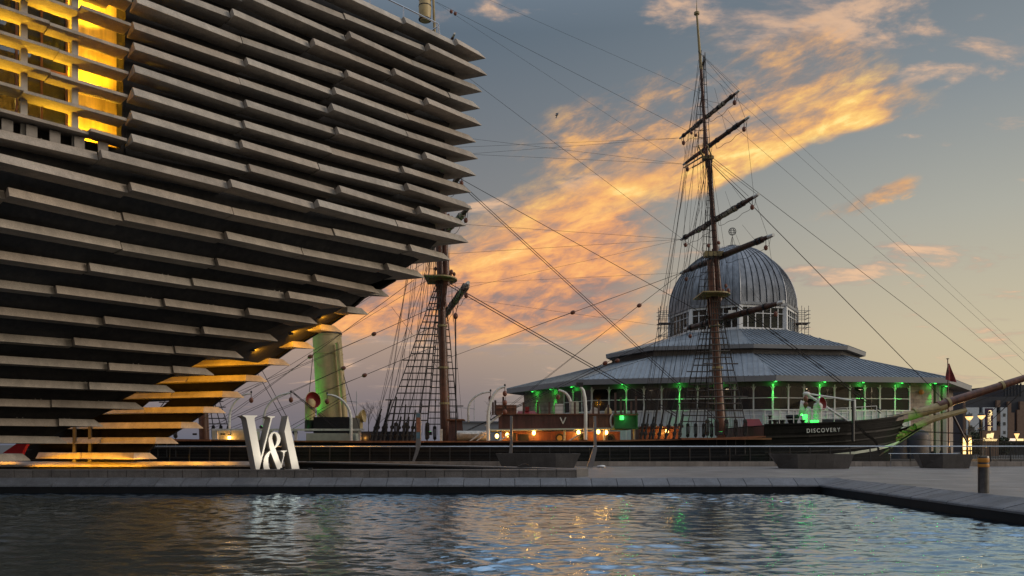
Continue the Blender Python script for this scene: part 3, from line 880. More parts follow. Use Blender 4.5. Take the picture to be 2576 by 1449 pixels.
# amber floodlights fixed to the near leg, shining across the passage on to the far leg
n3 = Vector((.37, .93, 0))
for k, e in ((1, 500), (2, 500), (3, 550), (4, 600), (5, 600), (6, 650), (7, 650), (8, 600), (9, 500)):
    p = Rk[k] + D3 * 2.2 + n3 * .42 + UP * (ZK(k) + .16)
    if k > 6: p = Rk[k] + D3 * 1.9 + n3 * .50 + UP * (ZK(k) - .28)
    fx_ = MB().box(p, (.20, .12, .12)).build('passage_light', M['darkmetal'], MUS)
    MB().box(p + Vector((.02, .065, 0)), (.16, .01, .09)).build('light_lens', M['glass'], fx_)
    lamp('SPOT', p + n3 * .14, e * .36, AMBER, MUS, .15, aim=Vector((p.x + .9, p.y + 3.0, p.z + .2)), size=125, blend=.9, name='passage_beam')
# amber light on the terrace top
for px in (120, 215, 310):
    p = xy(px, 41.0) + UP * .40
    l_ = lamp('AREA', p, 26, AMBER, MUS, aim=p + Vector((0, .95, -.25)), size=(1.9, .05), name='terrace_strip'); l_.data.spread = R(110)
    MB().box(p + Vector((0, -.04, .03)), (1.9, .05, .03)).build('strip_fitting', M['darkmetal'], MUS)
for px, e in ((20, 420), (420, 300), (490, 420), (560, 300)):
    p = xy(px, 43.3); lamp('SPOT', p + UP * 1.7, e, AMBER, MUS, .12, aim=p + Vector((0, -1.1, .3)), size=84, blend=.7, name='terrace_lamp')
    MB().box(p + UP * 1.78, (.2, .12, .1)).build('terrace_light', M['darkmetal'], MUS)
# frame with two posts, and the red panel in the passage
gf = thing('metal_frame', P(330, 1163, 42.3), 'thin amber-lit steel frame of two posts on the terrace', 'frame')
for px in (300 * 1.0 - 0, 361):
    pass
for px in (187.5, 226.5):
    p = P(px, 1160, 42.35); MB().box((p.x, p.y, .3 + 1.05), (.16, .10, 2.1)).build('post', M['granite_w'], gf)
pA, pB = P(187.5, 1096, 42.35), P(226.5, 1096, 42.35)
MB().box(((pA.x + pB.x) / 2, pA.y, 2.43), (pB.x - pA.x + .16, .10, .06)).build('top_bar', M['granite_w'], gf)
MB().box(((pA.x + pB.x) / 2, pA.y, 1.35), (pB.x - pA.x - .17, .06, .05)).build('cross_bar', M['granite_w'], gf)
rp = prism([[(-20, 1158), (2, 1160), (46, 1160), (67, 1117), (40, 1117)]], lambda x, y: P(x, y, 41.6), lambda x, y: P(x, y, 41.6) + Vector((0, .25, 0))).build('entrance_panel', M['redbright'])
tag(rp, 'bright red slanted panel glimpsed under the museum at the far left', 'panel')
# ------------------------------------------------------------------ letter sign
SG = thing('letter_sign', (-8.9, 29.5, .30), 'free-standing white V&A letters on the stone ledge by the pool', 'sign')
O0 = Vector(((610 - HX) * 29.0 / F, 29.0, 0)); th = R(30)
dirL = Vector((math.cos(th), math.sin(th), 0)); bk = Vector((-math.sin(th), math.cos(th), 0))
def on_sign(cx, cy):
    px = (940 + cx / 5.573) / 1.5901; py = (1640 + cy / 5.573) / 1.5901
    r = (px - HX) / F
    t = (r * O0.y - O0.x) / (dirL.x - r * dirL.y)
    p = O0 + dirL * t
    z = EYE - (py - HY) * p.y / F
    return Vector((p.x, p.y, max(z, .292)))
def letter(loops, shift=0.0, label=None):
    f = lambda x, y: on_sign(x, y) + bk * shift
    g = lambda x, y: on_sign(x, y) + bk * (shift + .95)
    mb = prism(loops, f, g)
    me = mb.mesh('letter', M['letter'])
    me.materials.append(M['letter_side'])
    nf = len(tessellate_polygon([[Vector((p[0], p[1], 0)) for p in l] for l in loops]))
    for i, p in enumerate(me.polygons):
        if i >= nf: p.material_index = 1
    o = put('letter', me, SG)
    if label: o['label'] = label
letter([[(165, 118), (170, 132), (215, 152), (247, 178), (262, 225), (468, 1345), (545, 1345), (818, 225), (838, 178), (890, 157), (892, 141), (727, 134), (730, 150), (772, 162), (792, 190), (786, 235), (582, 1050), (437, 225), (437, 180), (465, 152), (496, 140), (497, 123)]], 0.0, 'letter V with serifs')
letter([[(1178, 122), (1105, 480), (1270, 1345), (1435, 1345)]], 0.0, 'letter A without crossbar')
outer = [(805, 935), (768, 800), (753, 700), (758, 625), (785, 550), (830, 502), (885, 485), (950, 502), (1000, 552), (1026, 630), (1012, 720), (972, 790), (903, 852), (1037, 1216), (1080, 1060), (1087, 965), (1070, 938), (1032, 920), (1030, 906), (1166, 903), (1168, 918), (1124, 938), (1112, 980), (1096, 1060), (1048, 1256), (1075, 1345), (950, 1345), (806, 945), (776, 985), (750, 1070), (745, 1160), (760, 1255), (788, 1345), (652, 1345), (640, 1262), (637, 1180), (650, 1090), (690, 1000), (742, 942), (796, 908)]
hole = [(888, 822), (930, 750), (945, 660), (936, 590), (912, 532), (885, 512), (857, 530), (839, 580), (836, 640), (850, 715)]
letter([outer, hole], 0.04, 'ampersand')
for (x, y, ax, ay) in ((-8.35, 28.96, -9.3, 29.35), (-7.35, 28.96, -8.6, 29.8)):
    MB().box((x, y, .33), (.16, .10, .066)).build('sign_light', M['darkmetal'], SG)
    lamp('SPOT', (x, y, .40), 45, (1, .90, .74), SG, .06, aim=(ax, ay, 1.5), size=110, blend=1.0, name='sign_beam')
# ------------------------------------------------------------------ the ship
YC = 58.0
SHIP = thing('sailing_ship', (0, YC, -2.9), 'three-masted black wooden sailing ship with buff funnel moored in the dock', 'ship')
S = lambda px: (px - HX) * YC / F
def sp(px, py, Y=YC): return P(px, py, Y)
# hull: stations (x, half beam at rail, rail z, half beam at water)
ST = [(-35, 2.0, 2.2, .6), (-33, 3.6, 2.0, 2.2), (-29, 4.5, 1.75, 3.8), (-23, 4.9, 1.50, 4.6), (-14, 5.0, 1.38, 4.8), (-4, 5.0, 1.36, 4.8), (6, 5.0, 1.40, 4.8), (13, 4.95, 1.55, 4.7), (16.9, 4.85, 1.70, 4.4)]
FC = [(16.9, 4.85, 2.52, 4.4), (20, 4.5, 2.60, 3.7), (23, 3.7, 2.75, 2.6), (25.5, 2.6, 2.95, 1.4), (27.4, 1.4, 3.15, .5), (28.6, .35, 3.35, .05)]
def hull_sec(x, hb, zr, hw, rake=0.0):
    zs = [zr, zr * .6 - .2, -1.2, -2.4, -3.2]
    out = []
    for s_ in (-1, 1):
        pts = []
        for i, zz in enumerate(zs):
            t = i / 4; w = hb + (hw - hb) * (t ** 1.5)
            if i == 1: w += .05
            pts.append(Vector((x - rake * (t ** 1.2), YC + s_ * w, zz)))
        out.append(pts)
    return out[0] + out[1][::-1]
mb = MB(); mb.loft([hull_sec(*s_) for s_ in ST])
mb.build('hull', M['hull'], SHIP, True)
mb = MB(); mb.loft([hull_sec(*s_, rake=max(0, (s_[0] - 19)) * .36) for s_ in FC])
mb.build('bow_hull', M['hull'], SHIP, True)
def rail_line(stations, dz, dy, name, w, h, material, x0=-99, x1=99, t=0.0):
    secs = []
    for (x, hb, zr, hw) in stations:
        if x < x0 or x > x1: continue
        rake = max(0, (x - 19)) * .36 if stations is FC else 0
        yy = YC - (hb + (hw - hb) * t ** 1.5) - dy; z = zr + dz
        xx = x - rake * t ** 1.2
        secs.append([Vector((xx, yy - w / 2, z - h / 2)), Vector((xx, yy + w / 2, z - h / 2)), Vector((xx, yy + w / 2, z + h / 2)), Vector((xx, yy - w / 2, z + h / 2))])
    if len(secs) > 1: return MB().loft(secs).build(name, material, SHIP)
rail_line(ST, .05, 0, 'teak_rail', .42, .10, M['teak'])
rail_line(FC, .03, 0, 'cap_rail', .26, .10, M['hull'])
rail_line(ST, -.55, .06, 'wale', .10, .14, M['wale'])
rail_line(ST, -1.15, .06, 'wale', .08, .10, M['wale'])
rail_line(FC, -.80, .06, 'wale', .10, .13, M['wale'], t=.12)
rail_line(FC, -1.30, .07, 'wale', .08, .09, M['wale'], t=.2)
rail_line(FC, -1.85, .08, 'wale', .08, .09, M['wale'], t=.3)
# plank seams on the near side of the bow
for i in range(7):
    rail_line(FC, -.25 - i * .32, .012 + .01 * i, 'plank', .03, .03, M['hull'], t=.05 + i * .055)
# channel shelves that hold the shrouds
MB().box(((S(1688) + S(1893)) / 2 - .4, YC - 5.25, 1.60), (S(1893) - S(1688), .55, .12)).build('channel', M['teak'], SHIP)
MB().box((S(990), YC - 5.3, 1.40), (5.6, .5, .12)).build('channel', M['teak'], SHIP)
MB().box((-22, YC - 5.1, 1.5), (4, .5, .12)).build('channel', M['teak'], SHIP)
# decks
dk = MB(); dk.add([(-34, YC - 2.6, .9), (-29, YC - 4.3, .8), (16.8, YC - 4.6, .8), (16.8, YC + 4.6, .8), (-29, YC + 4.3, .8), (-34, YC + 2.6, .9)], [tuple(range(6))])
dk.add([(16.9, YC - 4.6, 2.30), (20, YC - 4.3, 2.4), (23, YC - 3.5, 2.52), (25.5, YC - 2.4, 2.7), (28.3, YC, 3.1), (25.5, YC + 2.4, 2.7), (23, YC + 3.5, 2.52), (20, YC + 4.3, 2.4), (16.9, YC + 4.6, 2.30)], [tuple(range(9))])
dk.add([(16.88, YC - 4.7, .5), (16.88, YC + 4.7, .5), (16.88, YC + 4.7, 2.45), (16.88, YC - 4.7, 2.45)], [(0, 1, 2, 3)])
dk.build('deck', M['panelwood_d'], SHIP)
# name on the bow
me = text_mesh('DISCOVERY', .40, .012, 'name_lettering', M['white'], 1.32)
tx = (S(2068)) * 1.0
# slope of the bow side between the stations
a, b = Vector((20, YC - 4.5, 0)), Vector((23, YC - 3.7, 0))
dd = (b - a).normalized(); nn = Vector((dd.y, -dd.x, 0))
pc = P(2068, 1083, YC - 4.16)
xm = pc.x; yy = a.y + (xm - a.x) / (b.x - a.x) * (b.y - a.y)
Rm = Matrix(((dd.x, 0, nn.x), (dd.y, 0, nn.y), (0, 1, 0))).to_4x4()
put('name_lettering', me, SHIP, Matrix.Translation((xm, yy - .16, pc.z)) @ Rm @ Matrix.Rotation(R(2), 4, 'Z'))
# pale boot line and knee of the head with carved trailboard
bl = []
for px, py, Yb in ((2085, 1146, 53.9), (2150, 1139, 54.6), (2200, 1131, 55.6), (2235, 1122, 56.8), (2262, 1112, 57.7)):
    p = P(px, py, Yb); bl.append(p)
MB().loft([[p + Vector((0, -.03, -.09)), p + Vector((0, .05, -.09)), p + Vector((0, .05, .09)), p + Vector((0, -.03, .09))] for p in bl]).build('boot_line', M['palegreen'], SHIP)
prism([[(2190, 1122), (2218, 1095), (2240, 1085), (2275, 1078), (2300, 1070), (2322, 1062), (2328, 1068), (2310, 1085), (2285, 1102), (2262, 1116), (2230, 1136), (2205, 1160), (2180, 1165)]], lambda x, y: P(x, y, 57.75), lambda x, y: P(x, y, 57.75) + Vector((0, .5, 0))).build('knee_of_the_head', M['hull'], SHIP)
prism([[(2208, 1114), (2228, 1100), (2246, 1097), (2262, 1093), (2290, 1080), (2318, 1068), (2296, 1086), (2264, 1106), (2236, 1118), (2210, 1127)]], lambda x, y: P(x, y, 57.64), lambda x, y: P(x, y, 57.64) + Vector((0, .1, 0))).build('trailboard', M['gold'], SHIP)
sc = MB()
for i in range(16):
    t = i / 15; px = 2214 + 92 * t; py = 1118 - 46 * t + 3 * math.sin(i * 2.3)
    sc.ell(P(px, py, 57.56), .22, .06, .14 + .05 * math.sin(i * 1.7), 8, 4)
tag(sc.build('carved_scroll', M['gold'], SHIP, True), kind='stuff')
# bowsprit
b0, b1 = sp(2282, 1050), sp(2600, 948)
def lerp(a, b, t): return a + (b - a) * t
MB().tube([b0 + Vector((-2.5, 0, -.7)), lerp(b0, b1, .30)], [.36, .34], 12).build('bowsprit_base', M['mastpale'], SHIP, True)
MB().tube([lerp(b0, b1, .24) + Vector((0, 0, .12)), lerp(b0, b1, 1.0) + Vector((0, 0, .12)), lerp(b0, b1, 1.5) + Vector((0, 0, .1))], [.33, .24, .12], 12).build('jib_boom', M['mast'], SHIP, True)
MB().tube([P(2302, 1072, YC - .5), P(2350, 1053, YC - .5), P(2430, 1032, YC - .35)], [.24, .24, .16], 8).build('cheek_spar', M['mastpale'], SHIP, True)
for px, py in ((2303, 1046), (2385, 1018), (2520, 972)):
    t = (px - 2282) / 318; p = lerp(b0, b1, t) + Vector((0, 0, .12)); d_ = (b1 - b0).normalized()
    MB().tube([p - d_ * .1, p + d_ * .1], .42 - .14 * t, 12).build('bowsprit_band', M['mastpale'], SHIP, True)
MB().hexa([P(2252, 1060, YC - 1.4), P(2285, 1053, YC - .6), P(2285, 1053, YC + .6), P(2252, 1060, YC + 1.4)], [P(2252, 1050, YC - 1.4), P(2285, 1042, YC - .6), P(2285, 1042, YC + .6), P(2252, 1050, YC + 1.4)]).build('bow_block', M['panelwood_d'], SHIP)
MB().tube([sp(2392, 1034), sp(2432, 1112, YC - .2)], [.09, .06], 6).build('dolphin_striker', M['spar'], SHIP)

# ---- ropes
def rope(pts, r=.022, m='rope', sag=0.0, name='rope', parent=None):
    pts = [Vector(p) for p in pts]
    if sag and len(pts) == 2:
        a, b = pts; pts = [a.lerp(b, t) - UP * sag * 4 * t * (1 - t) for t in (0, .125, .25, .375, .5, .625, .75, .875, 1)]
    return MB().tube(pts, r * .78, 5).build(name, M[m], parent or SHIP)
blk_me = MB().ell((0, 0, 0), .17, .12, .22, 10, 6).mesh('block', M['block'], True)
def block(p, s=1.0, parent=None, tilt=0):
    return put('block', blk_me, parent or SHIP, Matrix.Translation(p) @ Matrix.Rotation(tilt, 4, 'Y') @ Matrix.Scale(s, 4))
deye_me = MB().lathe((0, 0, 0), [(.04, -.07), (.12, -.06), (.145, 0), (.12, .06), (.04, .07)], 12, Matrix.Rotation(R(90), 3, 'X')).mesh('deadeye', M['black'], True)

# ---- masts
def mast_x(px0, py0, px1, py1, py): return px0 + (px1 - px0) * (py - py0) / (py1 - py0)
FM = lambda py: sp(mast_x(1750, 25, 1815, 1100, py), py)
MM = lambda py: sp(mast_x(1088, 25, 1121, 1100, py), py)
ZM = lambda py: sp(mast_x(470, 25, 514, 1100, py), py)
def make_mast(name, fn, y_top, lo_cap, top_y, cross_y, yb=1120):
    low = MB().tube([fn(yb), fn(900), fn(lo_cap + 15)], [.37, .31, .26], 14).build(name, M['mast'], SHIP, True)
    f = Vector((.44, 0, 0))
    MB().tube([fn(top_y + 12) + f, fn(cross_y - 6) + f * .7], [.225, .165], 12).build('topmast', M['mast'], low, True)
    MB().tube([fn(cross_y + 22) + f * .4, fn(170 if y_top < 100 else y_top + 80) + f * .3], [.15, .11], 10).build('topgallant_mast', M['mast'], low, True)
    MB().tube([fn(175) + f * .3, fn(y_top + 10) + f * .15], [.115, .07], 10).build('pole', M['mastpale'], low, True)
    c = fn(y_top + 6) + f * .15
    MB().lathe(c, [(.03, -.2), (.2, -.15), (.2, .0), (.04, .05), (.02, .7), (.005, 1.0)], 10).build('truck', M['mastpale'], low, True)
    MB().box(fn(lo_cap) + f * .5, (1.35, .62, .34)).build('mast_cap', M['mastpale'], low)
    # half-round top platform
    tp = fn(top_y); ring = []
    for i in range(15):
        a_ = math.pi * (i / 14) - math.pi / 2
        ring.append((math.cos(a_) * 1.1 + .1, math.sin(a_) * 1.55))
    ring += [(-1.1, 1.55), (-1.1, -1.55)]
    prism([ring], lambda x, y: tp + Vector((x, y, .0)), lambda x, y: tp + Vector((x, y, .09))).build('top_platform', M['mastpale'], low)
    for s_ in (-1, 1):
        MB().hexa([tp + Vector((-.9, s_ * .33, -.13)), tp + Vector((.9, s_ * .33, -.13)), tp + Vector((.9, s_ * .47, -.13)), tp + Vector((-.9, s_ * .47, -.13))], [tp + Vector((-.9, s_ * .33, -.01)), tp + Vector((.9, s_ * .33, -.01)), tp + Vector((.9, s_ * .47, -.01)), tp + Vector((-.9, s_ * .47, -.01))]).build('trestle_tree', M['mastpale'], low)
        MB().hexa([tp + Vector((-.2, s_ * .30, -2.2)), tp + Vector((.2, s_ * .30, -2.2)), tp + Vector((.2, s_ * .36, -2.2)), tp + Vector((-.2, s_ * .36, -2.2))], [tp + Vector((-.35, s_ * .30, -.14)), tp + Vector((.5, s_ * .30, -.14)), tp + Vector((.5, s_ * .40, -.14)), tp + Vector((-.35, s_ * .40, -.14))]).build('cheek', M['mast'], low)
    # crosstrees
    cp = fn(cross_y) + f * .5
    MB().box(cp, (.75, .5, .2)).build('crosstree', M['mastpale'], low)
    for dx in (-.35, .3):
        MB().tube([cp + Vector((dx, 0, .14)), cp + Vector((dx - .9, -2.3, .1))], [.06, .045], 6).build('crosstree', M['mastpale'], low)
        MB().tube([cp + Vector((dx, 0, .14)), cp + Vector((dx - .9, 2.3, .1))], [.06, .045], 6).build('crosstree', M['mastpale'], low)
    for py in (820, 925, 1015):
        p = fn(py); MB().tube([p - UP * .07, p + UP * .07], .385, 14).build('mast_band', M['mastpale'], low, True)
    return low
foremast = make_mast('foremast', FM, 25, 640, 745, 398)
mainmast = make_mast('mainmast', MM, -90, 560, 705, 300)
miz = MB().tube([ZM(1115), ZM(820), ZM(560)], [.36, .32, .24], 12).build('mizzenmast', M['mast'], SHIP, True)
MB().tube([ZM(600), ZM(250)], [.18, .1], 10).build('topmast', M['mast'], miz, True)
tpz = ZM(900); MB().box(tpz, (1.8, 2.6, .14)).build('top_platform', M['mastpale'], miz)
# crow nest barrel on the mainmast
bp_ = MM(25) + Vector((-.55, 0, 0))
MB().lathe(bp_, [(.36, -.82), (.44, -.4), (.46, .1), (.43, .6), (.38, .95)], 16).build('crow_nest_barrel', M['buff'], SHIP, True)
for dz in (-.72, .25, .75): MB().lathe(bp_ + UP * dz, [(.47, -.03), (.475, 0), (.47, .03)], 16).build('hoop', M['darkmetal'], SHIP, True)

# ---- yards
def yard(c, half, dirv, r, name='yard', sail=None, droop=0.0, parent=None, tipm='white'):
    a, b = c - dirv * half, c + dirv * half
    pts = [a, a.lerp(c, .3), c, b.lerp(c, .3), b]
    y_ = MB().tube(pts, [r * .5, r * .85, r, r * .85, r * .5], 10).build(name, M['spar'], SHIP, True)
    for e_ in (a, b):
        s_ = (e_ - c).normalized()
        MB().tube([e_ - s_ * half * .07, e_ + s_ * .12], [r * .62, r * .5], 8).build('yard_arm', M[tipm], y_, True)
        block(e_ - s_ * half * .12 - UP * (r + .42), .85, None)
        rope([e_ - s_ * half * .12 - UP * r * .5, e_ - s_ * half * .12 - UP * (r + .25)], .03)
        # foot rope in loops
        fr = []
        for i in range(13):
            t = .08 + .86 * i / 12; p = c.lerp(e_, t)
            fr.append(p - UP * (r + .22 + .14 * abs(math.sin(3 * math.pi * t)) + .25 * math.sin(math.pi * t)))
        rope([c.lerp(e_, .05) - UP * r] + fr + [c.lerp(e_, .97)], .02, name='foot_rope')
    # jackstay lashings
    rg = random.Random(int(abs(c.x * 100 + c.z * 10)))
    for i in range(7):
        t = rg.uniform(-.9, .9); p = c + dirv * half * t
        MB().tube([p - dirv * .09, p + dirv * .09], r * rg.uniform(1.04, 1.14), 8).build('lashing', M['black'], y_, True)
    if sail:
        secs = []; rg = random.Random(3)
        n_ = 16
        pts = []; rr = []
        for i in range(n_ + 1):
            t = -sail + 2 * sail * i / n_
            pts.append(c + dirv * half * t - UP * (r * .2) + Vector((0, 0, .05 * rg.uniform(-1, 1))))
            rr.append(r * (.88 + .22 * rg.random()) * (.75 if i in (0, n_) else 1))
        MB().tube(pts, rr, 8).build('furled_sail', M['sail'], y_, True)
        for i in range(1, n_, 2):
            MB().tube([pts[i] - dirv * .04, pts[i] + dirv * .04], rr[i] * 1.08, 8).build('gasket', M['rope'], y_)
    return y_, a, b
def yard_px(left, right, r, sail=None, zc=None):
    # both ends at one height: depths follow from the heights seen
    oL, oR = HY - left[1], HY - right[1]
    # pick the height so that the middle sits at the ship's centre line
    YR = 2 * YC / (1 + oR / oL); YL = YR * oR / oL
    a, b = P(left[0], left[1], YL), P(right[0], right[1], YR)
    c = (a + b) / 2; h = (b - a).length / 2; d_ = (b - a).normalized()
    return yard(c, h, d_, r, sail=sail)
Y1 = yard_px((1724, 828), (1969, 760), .24)
Y2 = yard_px((1715, 686), (1943, 592), .23)
Y3 = yard_px((1715, 602), (1906, 490), .20, sail=.55)
Y4 = yard_px((1721, 413), (1883, 295), .17)
Y5 = yard_px((1712, 347), (1858, 229), .15, sail=.6)
fy = [Y1, Y2, Y3, Y4, Y5]
# main yards, braced the same way; most of them stand behind the museum prow
MY1 = yard(Vector((-4.25, 58.6, 11.75)), 6.9, Vector((.20, -.98, 0)).normalized(), .24, sail=.93)
for z_, h_, r_ in ((16.8, 6.5, .22), (19.5, 5.6, .19), (25.5, 4.9, .16), (29.3, 4.2, .14)):
    xx = MM(HY - (z_ - EYE) * F / YC).x
    yard(Vector((xx + .4, 58.4, z_)), h_, Vector((.32, -.95, 0)).normalized(), r_, sail=.8 if z_ < 18 else None)

# ---- shrouds with ratlines
def shrouds(fn, top_py, side, feet, zf, rungs, name='shroud_ladder', r=.034, yoff=4.95, z0=2.6, extra=True):
    top = fn(top_py) + Vector((0, side * .5, -.1))
    root = None
    lines = []
    for i, dx in enumerate(feet):
        foot = Vector((dx, YC + side * yoff, zf + 1.1))
        t_ = top + Vector((.1 * (i - 2), 0, 0))
        lines.append((foot, t_))
        if root is None:
            root = MB().tube([foot, t_], r, 6).build(name, M['rope'], SHIP)
        else:
            MB().tube([foot, t_], r, 6).build('shroud', M['rope'], root)
        for dz in (0.0, -.85):
            put('deadeye', deye_me, root, Matrix.Translation(foot + UP * (dz + .02)))
        ly = MB()
        for j in (-.1, 0, .1): ly.tube([foot + Vector((j, -.05, -.05)), foot + Vector((j * .9, -.05, -.82))], .042, 4)
        tag(ly.build('lanyard', M['rope'], root), kind='stuff')
        MB().tube([foot - UP * .9, foot - UP * 2.2 + Vector((0, .05 * -side, 0))], .03, 5).build('chain_plate', M['darkmetal'], root)
    n_ = rungs
    for i in range(n_):
        t = (i + .6) / (n_ + .5)
        a_ = lines[0][0].lerp(lines[0][1], t); b_ = lines[-1][0].lerp(lines[-1][1], t)
        d_ = (b_ - a_)
        e0, e1 = (.0, 1.0)
        if i in (3, int(n_ * .45)): e0, e1 = -.25, 1.25
        MB().tube([a_ + d_ * e0 + Vector((0, -.03, 0)), a_ + d_ * e1 + Vector((0, -.03, 0))], .042, 4).build('ratline', M['rung'], root)
    return root
fx = FM(1100).x
shrouds(FM, 745, -1, [fx - 2.25 + .63 * i for i in range(5)], 1.66, 19)
shrouds(FM, 745, 1, [fx - 2.0 + .63 * i for i in range(5)], 1.66, 19)
mx_ = MM(1100).x
shrouds(MM, 705, -1, [mx_ - 3.6 + .7 * i for i in range(5)], 1.45, 22)
shrouds(MM, 705, 1, [mx_ - 1.9 + .63 * i for i in range(5)], 1.45, 22)
zx = ZM(1100).x
shrouds(ZM, 900, -1, [zx - 1.8 + .6 * i for i in range(4)], 1.5, 11)
shrouds(ZM, 900, 1, [zx - 1.8 + .6 * i for i in range(4)], 1.5, 11)
# topmast shrouds
def upper_ladder(fn, y0, y1, w0, n_):
    root = None
    f = Vector((.44, 0, 0))
    for side in (-1, 1):
        base = fn(y0) + UP * .1; top = fn(y1) + f + Vector((0, side * .2, 0))
        ls = [(base + Vector((dx, side * w0, 0)), top) for dx in (-.75, -.3, .15)]
        for a_, b_ in ls:
            if root is None: root = MB().tube([a_, b_], .022, 5).build('topmast_shroud', M['rope'], SHIP)
            else: MB().tube([a_, b_], .022, 5).build('shroud', M['rope'], root)
        for i in range(n_):
            t = (i + .7) / (n_ + 1)
            MB().tube([ls[0][0].lerp(ls[0][1], t), ls[-1][0].lerp(ls[-1][1], t)], .02, 4).build('ratline', M['rope'], root)
upper_ladder(FM, 745, 405, 1.45, 18); upper_ladder(FM, 395, 135, 1.0, 12); upper_ladder(MM, 705, 310, 1.45, 18)
# backstays on the near side, each set up with a tackle
def backstay(fn, foot_px, top_py, zf=1.5, Yf=YC - 5.15, r=.02, tackle=True, lift=2.3):
    foot = Vector(((foot_px - HX) * Yf / F, Yf, zf)); top = fn(top_py) + Vector((.2, -.25, 0))
    rope([foot + UP * .3, top], r)
    d_ = (top - foot).normalized()
    if tackle:
        MB().tube([foot, foot + d_ * lift], [.09, .05], 6).build('tackle', M['rope'], SHIP)
        put('deadeye', deye_me, SHIP, Matrix.Translation(foot + d_ * .35)); put('deadeye', deye_me, SHIP, Matrix.Translation(foot + d_ * .95))
rg = random.Random(9)
for i, px in enumerate((934, 944, 956, 966, 981, 997, 1013, 1023, 1034, 1046)):
    backstay(MM, px, [560, 330, 555, 180, 310, 540, 100, 300, 560, 690][i], 1.45, lift=rg.uniform(1.6, 3.2))
    if i % 3 == 0: rope([P(px + 4, 1096, YC - 5.2), MM(rg.uniform(250, 600))], .016)
for i, px in enumerate((1612, 1622, 1634, 1642, 1657, 1674, 1695, 1708)):
    backstay(FM, px, [130, 160, 400, 240, 395, 640, 400, 640][i], 1.6, lift=rg.uniform(1.4, 2.8))
    if i % 2 == 0: rope([P(px + 5, 1090, YC - 5.2), FM(rg.uniform(140, 640))], .014)
# far side backstays
for dx, tp_ in ((-3.2, 400), (-4.3, 150), (-5.4, 250), (-2.6, 640)):
    rope([(fx + dx, YC + 5, 1.6), FM(tp_)], .018); rope([(mx_ + dx, YC + 5, 1.5), MM(tp_ - 50)], .018)
# running lines beside the foremast
for i in range(20):
    px = 1735 + i * 8; p0 = P(px + 8 * math.sin(i * 2.1), 1090, YC + rg.uniform(-4.5, 4)); rope([p0, FM(rg.choice([395, 640, 700, 735, 350])) + Vector((rg.uniform(-.3, .3), rg.uniform(-.5, .5), 0))], .013)
for i in range(18):
    p0 = P(1055 + i * 6.5, 1095, YC + rg.uniform(-4.5, 4)); rope([p0, MM(rg.choice([560, 640, 690, 300])) + Vector((rg.uniform(-.3, .4), rg.uniform(-.5, .5), 0))], .013)
rope([P(1147, 1100, YC - 4.6), P(1146, 800, YC - 4.6)], .06); block(P(1146, 795, YC - 4.6), 1.0)
rope([P(1146, 790, YC - 4.6), MY1[2] + Vector((-.3, 0, 0))], .03)
# stays
def stay(a, b, r=.03, n=1, gap=.14):
    for i in range(n): rope([a + UP * gap * i, b + UP * gap * i], r)
bs = lambda px, py: P(px, py, YC)
stay(FM(410) + Vector((.4, 0, 0)), bs(2385, 1018), .034)
stay(FM(392) + Vector((.4, 0, 0)), bs(2536, 965), .022)
stay(FM(252) + Vector((.2, 0, 0)), bs(2600, 968), .013)
stay(FM(170) + Vector((.2, 0, 0)), bs(2640, 965), .011)
stay(FM(135) + Vector((.2, 0, 0)), bs(2670, 975), .009)
stay(FM(738) + Vector((.4, 0, 0)), bs(2216, 1040), .045, 2, .22)
stay(FM(400) + Vector((.4, 0, 0)), Y3[2], .018); stay(FM(405) + Vector((.4, 0, 0)), Y3[2] - Vector((.6, 0, .1)), .018)
stay(FM(130), Y5[2], .014); stay(FM(128), Y5[2] - (Y5[2] - Y5[1]) * .06, .014)
stay(FM(250), Y5[2] - (Y5[2] - Y5[1]) * .25, .012); stay(FM(640), Y2[2] - (Y2[2] - Y2[1]) * .05, .016)
for hi, lo in ((Y5, Y4), (Y4, Y3), (Y3, Y2), (Y2, Y1)):
    stay(hi[2] - (hi[2] - hi[1]) * .04, lo[2] - (lo[2] - lo[1]) * .04, .014)
    stay(hi[1] + (hi[2] - hi[1]) * .04, lo[1] + (lo[2] - lo[1]) * .04, .014)
stay(MM(715) + Vector((.4, 0, 0)), P(1700, 1047, YC), .04, 2, .2)
stay(MM(425) + Vector((.4, 0, 0)), FM(805), .028)
stay(MM(425) + Vector((.4, 0, 0)), P(1812, 1068, YC), .03, 2, .2)
stay(MM(5) + Vector((.3, 0, 0)), FM(350), .014); stay(MM(-60) + Vector((.3, 0, 0)), FM(235), .010)
stay(MM(130), FM(655), .016)
for t in (.07, .085): block(MM(5).lerp(FM(350), t), .7)
for t in (.955, .972): block(MM(5).lerp(FM(350), t), .6)
# braces from the yard ends back to the mainmast and down to the deck
def brace(e, t_block, foot, lines=2, up=None):
    m_ = e.lerp(foot, t_block)
    rope([e, m_], .026)
    block(m_, .95, tilt=R(60))
    for i in range(lines): rope([m_ + UP * .03 * i, foot + Vector((.35 * i, 0, .12 * i))], .018)
brace(Y1[1], .32, P(1132, 1102, YC - 2.5), 3); brace(Y1[1] + Vector((0, 0, .4)), .45, P(1240, 1050, YC - 2), 2)
brace(Y2[1], .24, P(1230, 1060, YC - 1), 2); brace(Y2[1], .48, MM(905), 2)
rope([Y3[1], MM(640)], .014); rope([Y3[1], MM(560)], .014)
for e, py in ((Y4[1], 340), (Y4[1], 385), (Y5[1], 372), (Y5[1], 392), (Y2[1], 715), (Y3[1], 735), (Y1[1], 745)): rope([e, MM(py) + Vector((.4, 0, 0))], .012)
stay(MM(0), P(1700, 400, YC), .01)
